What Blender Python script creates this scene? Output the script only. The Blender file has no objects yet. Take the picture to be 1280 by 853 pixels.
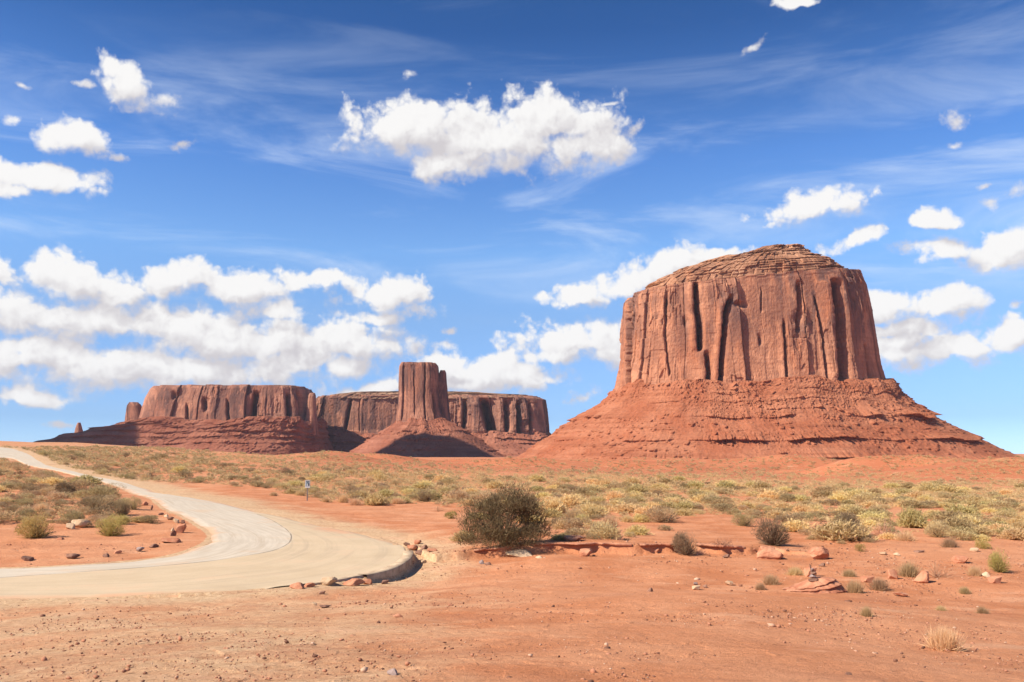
import bpy, math, random
import numpy as np

sc = bpy.context.scene
COL = sc.collection
R = math.radians
rng = np.random.default_rng(7)

# ------------------------------------------------------------------ camera
F = 1067.0            # focal length in pixels of the 1280 wide photograph
HY = 566.0            # row of the horizon
CZ = 4.4
PITCH = math.atan((HY - 426.5) / F)
cam_d = bpy.data.cameras.new("camera")
cam_d.sensor_width = 36.0
cam_d.lens = 36.0 * F / 1280.0
cam_d.clip_start = 0.1
cam_d.clip_end = 60000.0
cam = bpy.data.objects.new("camera", cam_d)
COL.objects.link(cam)
cam.location = (0, 0, CZ)
cam.rotation_euler = (R(90) + PITCH, 0, 0)
sc.camera = cam

FWD = np.array([0, math.cos(PITCH), math.sin(PITCH)])
UPV = np.array([0, -math.sin(PITCH), math.cos(PITCH)])
RGT = np.array([1.0, 0, 0])


def ray(px, py):
    px = np.asarray(px, float)
    py = np.asarray(py, float)
    d = (FWD[None] + ((px - 640) / F)[..., None] * RGT + ((426.5 - py) / F)[..., None] * UPV)
    return d


def at_depth(px, py, Y):
    """world point where the line of sight of a pixel meets the plane y = Y"""
    d = ray(np.array([px]), np.array([py]))[0]
    return np.array([0, 0, CZ]) + d * (Y / d[1])


def project(P):
    Q = P - np.array([0, 0, CZ])
    z = Q @ FWD
    return 640 + F * (Q @ RGT) / z, 426.5 - F * (Q @ UPV) / z


# ------------------------------------------------------------------ light
SUN_EL = R(41)
SUN_BACK = R(23.5)                       # how far behind the camera plane the sun stands, on the left
sun_dir = np.array([-math.cos(SUN_BACK) * math.cos(SUN_EL), -math.sin(SUN_BACK) * math.cos(SUN_EL), math.sin(SUN_EL)])
sun_d = bpy.data.lights.new("sun", 'SUN')
sun_d.energy = 5.0
sun_d.angle = R(0.5)
sun_d.color = (1.0, 0.92, 0.80)
sun = bpy.data.objects.new("sun", sun_d)
COL.objects.link(sun)
from mathutils import Vector, Matrix
sun.rotation_euler = Vector(sun_dir).to_track_quat('Z', 'Y').to_euler()

sc.view_settings.view_transform = 'Standard'
sc.view_settings.look = 'None'
sc.view_settings.gamma = 1.0
sc.view_settings.use_curve_mapping = False
sc.view_settings.exposure = 0.62
sc.cycles.use_denoising = True
sc.cycles.max_bounces = 6
sc.cycles.diffuse_bounces = 3
sc.cycles.transparent_max_bounces = 8


# ------------------------------------------------------------------ node helper
class NT:
    def __init__(self, tree):
        self.t = tree
        self.n = tree.nodes
        self.l = tree.links

    def new(self, kind, **kw):
        n = self.n.new(kind)
        for k, v in kw.items():
            setattr(n, k, v)
        return n

    def put(self, sock, v):
        if v is None:
            return
        if isinstance(v, bpy.types.NodeSocket):
            self.l.new(v, sock)
        else:
            if sock.type == 'RGBA' and len(v) == 3:
                v = (*v, 1)
            sock.default_value = v

    def math(self, op, a, b=None, c=None, clamp=False):
        n = self.new('ShaderNodeMath', operation=op, use_clamp=clamp)
        for i, v in enumerate((a, b, c)):
            self.put(n.inputs[i], v)
        return n.outputs[0]

    def vmath(self, op, a, b=None, out=0):
        n = self.new('ShaderNodeVectorMath', operation=op)
        self.put(n.inputs[0], a)
        if b is not None:
            self.put(n.inputs[3 if op == 'SCALE' else 1], b)
        return n.outputs[out]

    def noise(self, vec, scale, detail=4.0, rough=0.55, dist=0.0, out=0):
        n = self.new('ShaderNodeTexNoise')
        self.put(n.inputs['Vector'], vec)
        n.inputs['Scale'].default_value = scale
        n.inputs['Detail'].default_value = detail
        n.inputs['Roughness'].default_value = rough
        n.inputs['Distortion'].default_value = dist
        return n.outputs[out]

    def range(self, v, a, b, c=0.0, d=1.0, smooth=True):
        n = self.new('ShaderNodeMapRange')
        n.interpolation_type = 'SMOOTHSTEP' if smooth else 'LINEAR'
        n.clamp = True
        self.put(n.inputs[0], v)
        for i, x in enumerate((a, b, c, d)):
            self.put(n.inputs[i + 1], x)
        return n.outputs[0]

    def mix(self, f, a, b, mode='MIX'):
        n = self.new('ShaderNodeMix', data_type='RGBA', blend_type=mode)
        self.put(n.inputs[0], f)
        self.put(n.inputs[6], a)
        self.put(n.inputs[7], b)
        return n.outputs[2]

    def attr(self, name, out='Fac'):
        return self.new('ShaderNodeAttribute', attribute_name=name).outputs[out]

    def scale3(self, vec, s):
        return self.vmath('MULTIPLY', vec, s)


def material(name, rough=0.95, spec=0.15):
    m = bpy.data.materials.new(name)
    m.use_nodes = True
    t = NT(m.node_tree)
    b = m.node_tree.nodes['Principled BSDF']
    b.inputs['Roughness'].default_value = rough
    b.inputs['Specular IOR Level'].default_value = spec
    return m, t, b


# ------------------------------------------------------------------ sky with clouds
world = bpy.data.worlds.new("World")
sc.world = world
world.use_nodes = True


def build_sky():
    wt = world.node_tree
    wt.nodes.clear()
    t = NT(wt)
    sky = t.new('ShaderNodeTexSky', sky_type='NISHITA')
    sky.sun_disc = False
    sky.sun_elevation = SUN_EL
    sky.sun_rotation = math.atan2(sun_dir[0], sun_dir[1])
    sky.altitude = 1700
    sky.air_density = 1.0
    sky.dust_density = 0.35
    sky.ozone_density = 3.0
    d = t.vmath('NORMALIZE', t.new('ShaderNodeTexCoord').outputs['Generated'])
    sx = t.new('ShaderNodeSeparateXYZ')
    t.put(sx.inputs[0], d)
    az = t.math('ARCTAN2', sx.outputs[0], sx.outputs[1])
    el = t.math('ARCSINE', sx.outputs[2])
    cb = t.new('ShaderNodeCombineXYZ')
    t.put(cb.inputs[0], t.math('MULTIPLY', az, 57.2958))
    t.put(cb.inputs[1], t.math('MULTIPLY', el, 57.2958))
    p0 = cb.outputs[0]

    E = [  # clouds: centre, radii, tilt, in degrees of the view found from the photograph's pixels
        (620, 175, 135, 48, 0), (520, 160, 76, 34, 8), (695, 158, 88, 46, 0), (712, 184, 72, 32, 0), (745, 180, 52, 30, 8), (555, 203, 48, 24, 0), (790, 163, 20, 11, -20), (485, 162, 62, 36, 0),
        (168, 110, 44, 30, 20), (205, 125, 26, 13, 0), (100, 110, 20, 6, -8),
        (92, 170, 50, 22, 6), (126, 184, 18, 9, 20), (50, 225, 78, 22, -3), (112, 224, 30, 9, 0), (8, 236, 40, 17, 0), (15, 147, 18, 7, 0), (228, 181, 20, 5, -20),
        (85, 350, 88, 36, 4), (145, 366, 38, 22, 0), (215, 347, 44, 26, 0), (300, 360, 60, 27, 0), (395, 352, 40, 15, 0), (485, 373, 58, 29, 0), (520, 386, 22, 14, 0), (468, 400, 46, 10, 0),
        (110, 400, 190, 36, 2), (260, 420, 140, 34, 6), (350, 425, 85, 36, 0), (345, 390, 56, 18, 0),
        (105, 455, 195, 36, 0), (235, 462, 125, 28, 0), (30, 435, 90, 22, 0), (370, 455, 85, 38, 0), (440, 430, 76, 34, 0), (420, 458, 66, 22, 0), (522, 435, 22, 14, 0),
        (40, 492, 60, 11, 0), (78, 527, 22, 5, 0),
        (450, 487, 64, 12, -6), (590, 470, 120, 29, 0), (645, 473, 66, 20, 0), (560, 452, 40, 10, 0), (560, 432, 18, 6, 0), (560, 413, 14, 4, 0),
        (715, 428, 78, 30, -4), (690, 441, 54, 16, 0), (765, 440, 42, 22, 0), (725, 491, 22, 9, -15),
        (718, 371, 42, 12, -10), (782, 354, 48, 22, -18), (838, 328, 50, 28, -10), (892, 322, 48, 11, -3), (850, 340, 60, 20, 0),
        (1015, 260, 62, 19, -8), (1068, 300, 38, 16, -12), (1172, 276, 42, 14, 22), (1142, 310, 30, 11, 0), (1182, 314, 38, 14, 0), (1262, 313, 52, 28, -6),
        (1195, 154, 18, 13, 10), (1192, 183, 11, 4, 0), (1272, 240, 16, 12, 0), (1232, 232, 11, 4, 0), (1244, 254, 14, 8, 30),
        (1110, 385, 44, 22, 0), (1182, 380, 48, 20, 0), (1120, 437, 54, 28, 0), (1192, 436, 64, 24, 0), (1255, 420, 48, 24, 0), (1130, 410, 64, 14, 0), (1274, 380, 14, 7, 0),
        (990, 0, 32, 9, 0), (942, 58, 20, 5, -35), (760, 132, 20, 4, -8), (515, 99, 9, 8, 0), (150, 200, 14, 6, 0), (30, 108, 12, 4, 0),
        (1330, 440, 60, 26, 0), (1360, 320, 60, 22, 0), (1400, 200, 60, 20, 0), (-60, 460, 80, 30, 0), (-90, 380, 80, 24, 0), (-120, 240, 70, 22, 0),
        (700, -70, 120, 30, 0), (250, -110, 100, 26, 0), (1150, -160, 110, 30, 0),
    ]

    def azel(px, py):
        q = ray(np.array([float(px)]), np.array([float(py)]))[0]
        q /= np.linalg.norm(q)
        return math.degrees(math.atan2(q[0], q[1])), math.degrees(math.asin(q[2]))

    g = bpy.data.node_groups.new("cloud_field", 'ShaderNodeTree')
    g.interface.new_socket("p", in_out='INPUT', socket_type='NodeSocketVector')
    g.interface.new_socket("v", in_out='OUTPUT', socket_type='NodeSocketFloat')
    g.interface.new_socket("scraps", in_out='OUTPUT', socket_type='NodeSocketFloat')
    gt = NT(g)
    gi = gt.new('NodeGroupInput')
    go = gt.new('NodeGroupOutput')
    acc = None
    acc2 = None
    sp = gt.new('ShaderNodeSeparateXYZ')
    gt.put(sp.inputs[0], gi.outputs[0])
    vec = gi.outputs[0]
    for (cx, cy, rx, ry, rot) in E:
        a0, e0 = azel(cx, cy)
        a1, _ = azel(cx + rx, cy)
        _, e1 = azel(cx, cy - ry)
        mp = gt.new('ShaderNodeMapping', vector_type='TEXTURE')
        gt.put(mp.inputs['Vector'], vec)
        mp.inputs['Location'].default_value = (a0, e0, 0)
        mp.inputs['Rotation'].default_value = (0, 0, -R(rot))
        mp.inputs['Scale'].default_value = (abs(a1 - a0), abs(e1 - e0), 1e6)
        L = gt.vmath('LENGTH', mp.outputs[0], out=1)
        if rx < 31:                                    # small torn scraps are thin vapour
            acc2 = L if acc2 is None else gt.math('SMOOTH_MIN', acc2, L, 0.15)
            last = acc2
        else:
            acc = L if acc is None else gt.math('SMOOTH_MIN', acc, L, 0.22)
            last = acc
        cbn = gt.new('ShaderNodeCombineXYZ')          # the running value rides along so the steps run one after another
        gt.put(cbn.inputs[0], sp.outputs[0])
        gt.put(cbn.inputs[1], sp.outputs[1])
        gt.put(cbn.inputs[2], last)
        vec = cbn.outputs[0]
    gt.put(go.inputs[0], acc)
    gt.put(go.inputs[1], acc2)

    def coarse(dvec, p):
        nz = t.noise(dvec, 20, 3.0, 0.5, out=1)
        w = t.vmath('SCALE', t.vmath('SUBTRACT', nz, (0.5, 0.5, 0.5)), 2.0)
        gn = t.new('ShaderNodeGroup')
        gn.node_tree = g
        t.put(gn.inputs[0], t.vmath('ADD', p, w))
        return t.math('MAXIMUM', t.math('SUBTRACT', 1.0, gn.outputs[0]), -1.2), t.math('MAXIMUM', t.math('SUBTRACT', 1.15, gn.outputs[1]), -1.2)

    def puff(pvec):
        """heaped, cauliflower-like detail"""
        tot = None
        for sc_, k in ((0.42, 0.95), (1.05, 0.50), (2.5, 0.28)):
            v = t.new('ShaderNodeTexVoronoi', feature='SMOOTH_F1', voronoi_dimensions='2D')
            t.put(v.inputs['Vector'], pvec)
            v.inputs['Scale'].default_value = sc_
            v.inputs['Smoothness'].default_value = 0.35
            q = t.math('MULTIPLY', t.math('SUBTRACT', 0.42, v.outputs['Distance']), k)
            tot = q if tot is None else t.math('ADD', tot, q)
        return tot

    d_w = t.vmath('ADD', p0, t.vmath('SCALE', t.vmath('SUBTRACT', t.noise(d, 45, 4.0, 0.6, out=1), (0.5, 0.5, 0.5)), 1.3))
    ragged = t.math('SUBTRACT', t.noise(d, 36, 9.0, 0.66), 0.5)
    wide = t.math('SUBTRACT', t.noise(d, 10, 3.0, 0.5), 0.5)
    F1, S1 = coarse(d, p0)
    F2, S2 = coarse(t.vmath('ADD', d, (-0.012, 0.0, 0.020)), t.vmath('ADD', p0, (-0.7, 1.15, 0)))
    P1 = puff(d_w)
    P2 = puff(t.vmath('ADD', d_w, (-0.35, 0.45, 0.0)))
    rest = t.math('ADD', t.math('MULTIPLY', ragged, 1.25), t.math('MULTIPLY', wide, 0.9))
    D1 = t.math('ADD', t.math('ADD', F1, t.math('MULTIPLY', P1, 0.85)), t.math('ADD', rest, 0.19))
    # crisp heaped tops, ragged thinner undersides
    soft = t.range(t.math('SUBTRACT', F1, F2), -0.35, 0.25, 0.95, 0.54)
    n_ = t.new('ShaderNodeMapRange')
    n_.interpolation_type = 'SMOOTHSTEP'
    t.put(n_.inputs[0], D1)
    n_.inputs[1].default_value = 0.0
    t.put(n_.inputs[2], soft)
    alpha = t.math('MULTIPLY', n_.outputs[0], 0.985)
    fray = t.math('SUBTRACT', t.noise(d, 75, 8.0, 0.68), 0.5)
    scr = t.range(t.math('ADD', S1, t.math('ADD', t.math('MULTIPLY', fray, 2.6), t.math('MULTIPLY', P1, 0.5))), -0.05, 1.25, 0, 0.9)
    alpha = t.math('MAXIMUM', alpha, scr)
    body = t.math('MULTIPLY', t.math('SUBTRACT', F1, F2), 1.15)
    relief = t.math('MULTIPLY', t.math('SUBTRACT', P1, P2), 0.85)
    thick = t.math('MULTIPLY', t.range(D1, 0.3, 1.3), -0.20)
    lit = t.range(t.math('ADD', t.math('ADD', body, relief), thick), -0.62, 0.62)
    ccol = t.mix(lit, (0.68, 0.645, 0.665), (1.0, 0.985, 0.97))
    # cirrus
    dc = t.scale3(d, (2.0, 2.0, 11.0))
    ci = t.noise(dc, 1.5, 8.0, 0.6, 0.8)
    ci = t.math('MULTIPLY', t.range(ci, 0.44, 0.78), t.range(el, R(7), R(13)))
    ci = t.math('MULTIPLY', ci, t.range(el, R(27), R(17), 0.22, 1.0))
    ci = t.math('MULTIPLY', ci, 0.62)
    S = 0.074
    skyc = sky.outputs[0]
    ramp = t.new('ShaderNodeValToRGB')
    t.put(ramp.inputs[0], t.range(el, 0.0, R(30), smooth=False))
    stops = [(0.0, (0.72, 1.05, 1.75)), (2.2, (0.60, 0.83, 1.30)), (8.8, (1.02, 1.17, 1.38)), (13.2, (1.22, 1.5, 1.72)), (19.2, (0.84, 1.25, 1.72)), (27.3, (0.36, 0.71, 1.14)), (30.0, (0.33, 0.68, 1.08))]
    el_ = ramp.color_ramp.elements
    while len(el_) < len(stops):
        el_.new(0.5)
    for e_, (deg, c_) in zip(el_, stops):
        e_.position = deg / 30.0
        e_.color = (c_[0] / 2, c_[1] / 2, c_[2] / 2, 1)
    skyc = t.mix(1.0, skyc, ramp.outputs[0], 'MULTIPLY')
    skyc = t.vmath('SCALE', skyc, 2.0)
    white = 0.635 / S
    base = t.mix(ci, skyc, (0.50 / S, 0.57 / S, 0.68 / S))
    cl = t.vmath('SCALE', ccol, white)
    fin = t.mix(alpha, base, cl)
    bg = t.new('ShaderNodeBackground')
    t.put(bg.inputs[0], fin)
    bg.inputs[1].default_value = S
    out = t.new('ShaderNodeOutputWorld')
    t.l.new(bg.outputs[0], out.inputs[0])
    world.cycles.sampling_method = 'MANUAL'
    world.cycles.sample_map_resolution = 512


build_sky()


# ------------------------------------------------------------------ numeric helpers
def sstep(a, b, x):
    t = np.clip((x - a) / (b - a), 0, 1)
    return t * t * (3 - 2 * t)


def hsh(ix, iy, iz=0, seed=0):
    h = (ix.astype(np.int64) * 374761393 + iy.astype(np.int64) * 668265263 + np.asarray(iz).astype(np.int64) * 2147483647 + int(seed) * 974634341) & 0xFFFFFFFF
    h = ((h ^ (h >> 13)) * 1274126177) & 0xFFFFFFFF
    h = ((h ^ (h >> 15)) * 2246822519) & 0xFFFFFFFF
    return ((h ^ (h >> 16)) & 0xFFFFFF) / float(0xFFFFFF)


def vn2(x, y, seed=0):
    ix, iy = np.floor(x), np.floor(y)
    fx, fy = x - ix, y - iy
    ux, uy = fx * fx * fx * (fx * (fx * 6 - 15) + 10), fy * fy * fy * (fy * (fy * 6 - 15) + 10)
    a, b, c, e = hsh(ix, iy, 0, seed), hsh(ix + 1, iy, 0, seed), hsh(ix, iy + 1, 0, seed), hsh(ix + 1, iy + 1, 0, seed)
    return (a + (b - a) * ux) * (1 - uy) + (c + (e - c) * ux) * uy


def fbm2(x, y, octv=4, seed=0, gain=0.5):
    s, a, tot = 0, 1.0, 0
    for k in range(octv):
        s = s + a * (vn2(x * 2 ** k + 17.3 * k, y * 2 ** k - 9.1 * k, seed + k) - 0.5)
        tot += a
        a *= gain
    return s / tot * 2


def vn3(x, y, z, seed=0):
    ix, iy, iz = np.floor(x), np.floor(y), np.floor(z)
    fx, fy, fz = x - ix, y - iy, z - iz
    ux, uy, uz = (f * f * (3 - 2 * f) for f in (fx, fy, fz))
    r = 0
    for dx in (0, 1):
        for dy in (0, 1):
            for dz in (0, 1):
                w = (ux if dx else 1 - ux) * (uy if dy else 1 - uy) * (uz if dz else 1 - uz)
                r = r + w * hsh(ix + dx, iy + dy, iz + dz, seed)
    return r


def fbm3(x, y, z, octv=3, seed=0, gain=0.5):
    s, a, tot = 0, 1.0, 0
    for k in range(octv):
        s = s + a * (vn3(x * 2 ** k, y * 2 ** k, z * 2 ** k, seed + k) - 0.5)
        tot += a
        a *= gain
    return s / tot * 2


def cells(u, v, seed=0, jit=0.85):
    """random cells: value of the nearest cell, distance to the border, and offset inside it"""
    iu, iv = np.floor(u), np.floor(v)
    f1 = np.full(u.shape, 9.0)
    f2 = np.full(u.shape, 9.0)
    val = np.zeros(u.shape)
    ou = np.zeros(u.shape)
    for a in (-1, 0, 1):
        for b in (-1, 0, 1):
            cu, cv = iu + a, iv + b
            pu = cu + 0.5 + jit * (hsh(cu, cv, 1, seed) - 0.5)
            pv = cv + 0.5 + jit * (hsh(cu, cv, 2, seed) - 0.5)
            dd = np.hypot(u - pu, v - pv)
            w = hsh(cu, cv, 3, seed)
            near = dd < f1
            f2 = np.where(near, f1, np.minimum(f2, dd))
            val = np.where(near, w, val)
            ou = np.where(near, u - pu, ou)
            f1 = np.where(near, dd, f1)
    return val, f2 - f1, ou


def cols(u, v, seed=0, jit=0.8):
    """upright slabs: columns with straight borders, broken across at odd heights"""
    iu = np.floor(u)
    f1 = np.full(u.shape, 9.0)
    f2 = np.full(u.shape, 9.0)
    cid = np.zeros(u.shape)
    ou = np.zeros(u.shape)
    for a in (-1, 0, 1):
        cu = iu + a
        pu = cu + 0.5 + jit * (hsh(cu, cu * 0, 1, seed) - 0.5)
        dd = np.abs(u - pu)
        near = dd < f1
        f2 = np.where(near, f1, np.minimum(f2, dd))
        cid = np.where(near, cu, cid)
        ou = np.where(near, u - pu, ou)
        f1 = np.where(near, dd, f1)
    vv = v * (0.6 + 0.9 * hsh(cid, cid * 0, 5, seed)) + 9 * hsh(cid, cid * 0, 6, seed)
    iv = np.floor(vv)
    return hsh(cid, iv, 3, seed), f2 - f1, ou, vv - iv


def mesh_np(name, V, Fc, mat=None, parent=None, smooth=False, attrs=None):
    V = np.ascontiguousarray(V, np.float32)
    Fc = np.ascontiguousarray(Fc, np.int32)
    k = Fc.shape[1]
    me = bpy.data.meshes.new(name)
    me.vertices.add(len(V))
    me.vertices.foreach_set('co', V.ravel())
    me.loops.add(Fc.size)
    me.loops.foreach_set('vertex_index', Fc.ravel())
    me.polygons.add(len(Fc))
    me.polygons.foreach_set('loop_start', np.arange(0, Fc.size, k, dtype=np.int32))
    if smooth:
        me.polygons.foreach_set('use_smooth', np.ones(len(Fc), bool))
    for an, av in (attrs or {}).items():
        at = me.attributes.new(an, 'FLOAT', 'POINT')
        at.data.foreach_set('value', np.ascontiguousarray(av, np.float32))
    me.update(calc_edges=True)
    me.validate()
    if mat:
        me.materials.append(mat)
    o = bpy.data.objects.new(name, me)
    COL.objects.link(o)
    if parent:
        o.parent = parent
    return o


def grid_faces(nr, nc, wrap=False):
    i = np.arange(nr - 1)[:, None]
    j = np.arange(nc if wrap else nc - 1)[None]
    j2 = (j + 1) % nc
    a = i * nc + j
    b = i * nc + j2
    return np.stack([a, b, b + nc, a + nc], -1).reshape(-1, 4)


def tag(o, label=None, cat=None, group=None, kind=None):
    if label: o['label'] = label
    if cat: o['category'] = cat
    if group: o['group'] = group
    if kind: o['kind'] = kind
    return o


def empty(name, loc=(0, 0, 0)):
    o = bpy.data.objects.new(name, None)
    COL.objects.link(o)
    o.location = loc
    o.empty_display_size = 0.2
    return o


# ------------------------------------------------------------------ terrain shape
ZF_PX = [-900, 0, 100, 200, 300, 400, 500, 700, 1000, 1300, 2000]
ZF_Z = [8.2, 7.9, 7.2, 5.8, 4.2, 2.2, 0.6, -1.0, -3.0, -3.2, -3.0]


def ground_base(x, y):
    r = np.hypot(x, y)
    phi = np.clip(np.arctan2(x, np.maximum(y, 1e-6) if np.isscalar(y) else y), -1.0, 1.0)
    px = 640 + F * np.tan(phi)
    z = np.interp(px, ZF_PX, ZF_Z) * sstep(45, 300, r)
    w = sstep(320, 1000, r)
    z = z * (1 - w) - 10.0 * w
    z = z + 2.7 * (1 - sstep(0, 31, r))
    z = z + 0.42 * np.exp(-((x - 5.5) / 6.0) ** 2 - ((y - 20.5) / 3.6) ** 2)
    z = z + 0.9 * np.exp(-((x + 33) / 15.0) ** 2 - ((y - 62) / 14.0) ** 2)
    return z


def cast(px, py, fn):
    """points where lines of sight meet the ground"""
    px = np.asarray(px, float)
    py = np.asarray(py, float)
    d = ray(px, py)
    d = d / d[..., 1:2]
    ys = np.geomspace(6, 1200, 170)
    out = np.zeros((len(px), 3))
    for c0 in range(0, len(px), 2000):
        dd = d[c0:c0 + 2000]
        n = len(dd)
        X = dd[:, 0:1] * ys
        G = CZ + dd[:, 2:3] * ys - fn(X.ravel(), np.broadcast_to(ys, X.shape).ravel().copy()).reshape(X.shape)
        hit = G <= 0
        k = np.where(hit.any(1), hit.argmax(1), len(ys) - 1)
        k = np.maximum(k, 1)
        lo, hi = ys[k - 1].copy(), ys[k].copy()
        for _ in range(12):
            mid = (lo + hi) / 2
            g = CZ + dd[:, 2] * mid - fn(dd[:, 0] * mid, mid)
            lo = np.where(g > 0, mid, lo)
            hi = np.where(g > 0, hi, mid)
        Y = (lo + hi) / 2
        out[c0:c0 + n] = np.stack([dd[:, 0] * Y, Y, CZ + dd[:, 2] * Y], -1)
    return out


def resample(P, n):
    P = np.asarray(P, float)
    L = np.r_[0, np.cumsum(np.linalg.norm(np.diff(P, axis=0), axis=1))]
    # smooth with Catmull-Rom on the chord parameter
    m = len(P)
    t = np.linspace(0, m - 1, n)
    i = np.clip(t.astype(int), 0, m - 2)
    f = (t - i)[:, None]
    p0, p1, p2, p3 = P[np.maximum(i - 1, 0)], P[i], P[i + 1], P[np.minimum(i + 2, m - 1)]
    return 0.5 * ((2 * p1) + (-p0 + p2) * f + (2 * p0 - 5 * p1 + 4 * p2 - p3) * f ** 2 + (-p0 + 3 * p1 - 3 * p2 + p3) * f ** 3)


def seg_dist(x, y, P, closed=False):
    """distance to a polyline"""
    best = np.full(x.shape, 1e9)
    n = len(P)
    for i in range(n if closed else n - 1):
        a, b = P[i], P[(i + 1) % n]
        ab = b - a
        L2 = max(float(ab @ ab), 1e-9)
        tt = np.clip(((x - a[0]) * ab[0] + (y - a[1]) * ab[1]) / L2, 0, 1)
        best = np.minimum(best, (x - a[0] - tt * ab[0]) ** 2 + (y - a[1] - tt * ab[1]) ** 2)
    return np.sqrt(best)


def inside(x, y, P):
    c = np.zeros(x.shape, bool)
    n = len(P)
    for i in range(n):
        x0, y0 = P[i]
        x1, y1 = P[(i + 1) % n]
        if y0 == y1:
            continue
        c ^= ((y0 > y) != (y1 > y)) & (x < (x1 - x0) * (y - y0) / (y1 - y0) + x0)
    return c


OUTER = [(-60, 558), (0, 560), (20, 562), (29, 567), (45, 575), (70, 585), (110, 594), (165, 606), (230, 621), (290, 632), (350, 645), (410, 657), (460, 667), (495, 679), (506, 690), (500, 701), (480, 712), (440, 721), (390, 729), (330, 736), (270, 741), (150, 745), (0, 747), (-90, 749)]
INNER = [(-60, 571), (0, 573), (20, 575), (32, 580), (50, 585), (82, 592), (115, 600), (145, 609), (172, 619), (195, 632), (220, 644), (240, 656), (252, 664), (258, 671), (254, 678), (244, 684), (226, 690), (200, 695), (165, 699), (130, 702), (90, 705), (50, 707), (0, 708), (-90, 710)]
o_w = resample(cast([p[0] for p in OUTER], [p[1] for p in OUTER], ground_base)[:, :2], 260)
i_w = resample(cast([p[0] for p in INNER], [p[1] for p in INNER], ground_base)[:, :2], 260)
road_poly = np.vstack([o_w[::4], i_w[::-4]])
# the raised concrete lip of the turnout
KP = [(503, 684), (508, 692), (503, 702), (482, 713), (440, 722), (396, 729.5), (355, 735)]
kerb_w = resample(cast([p[0] for p in KP], [p[1] for p in KP], ground_base)[:, :2], 60)
# the little eroded bank across the wash
BK = [(500, 676), (545, 694), (600, 693), (650, 692), (740, 692), (800, 693), (860, 690), (905, 692), (950, 690), (1010, 694)]
bank_w = cast([p[0] for p in BK], [p[1] for p in BK], ground_base)[:, :2]


def ground_mid(x, y):
    """base plus bank, kerb drop and rolling noise: everything objects stand on"""
    x = np.asarray(x, float)
    y = np.asarray(y, float)
    r = np.hypot(x, y)
    z = ground_base(x, y)
    # rolling ground
    z = z + 0.10 * fbm2(x / 9, y / 9, 3, 3) * sstep(8, 25, r)
    z = z + sstep(70, 180, r) * 0.5 * fbm2(x / 30, y / 30, 3, 5)
    # red mounds beyond the scrub
    phi = np.clip(np.arctan2(x, np.maximum(y, 1.0)), -0.9, 0.9)
    px = 640 + F * np.tan(phi)
    mm = sstep(330, 440, px) * sstep(210, 330, r) * (1 - sstep(520, 800, r))
    mnd = np.maximum(fbm2(x / 75 + 4.2, y / 55 + 1.7, 3, 21) + 0.12, 0)
    z = z + mm * 9.0 * mnd
    # bank
    m = (x > bank_w[0, 0] - 1) & (x < bank_w[-1, 0] + 3) & (y > 20) & (y < 75)
    if np.any(m):
        xb, yb = x[m], y[m]
        ybk = np.interp(xb, bank_w[:, 0], bank_w[:, 1]) + 0.35 * fbm2(xb / 1.3, xb * 0, 3, 41)
        hb = np.interp(xb, [bank_w[0, 0], bank_w[1, 0], bank_w[4, 0], bank_w[7, 0], bank_w[-1, 0] + 2], [0, 0.32, 0.5, 0.38, 0])
        dy = yb - ybk
        zz = hb * sstep(-0.12, 0.10, dy) * np.exp(-np.maximum(dy, 0) / 9.0)
        z = np.array(z)
        z[m] = z[m] + zz
    # drop outside the concrete lip
    m = (r > 20) & (r < 50) & (x < 3) & (x > -20)
    if np.any(m):
        xk, yk = x[m], y[m]
        dk = seg_dist(xk, yk, kerb_w[::3])
        ins = inside(xk, yk, road_poly)
        dk = np.where(ins, 0, dk)
        endf = sstep(0.0, 6.0, np.hypot(xk - kerb_w[-1, 0], yk - kerb_w[-1, 1])) * sstep(0, 2.0, np.hypot(xk - kerb_w[0, 0], yk - kerb_w[0, 1]))
        hk = -0.42 * sstep(0.15, 0.45, dk) * np.exp(-dk / 3.5) * endf * sstep(6.0, 3.5, dk)
        z = np.array(z)
        z[m] = z[m] + hk
    return z


def ground(x, y):
    x = np.asarray(x, float)
    y = np.asarray(y, float)
    return ground_mid(x, y)


def spot(px, py):
    return cast(np.atleast_1d(px), np.atleast_1d(py), ground)


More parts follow.
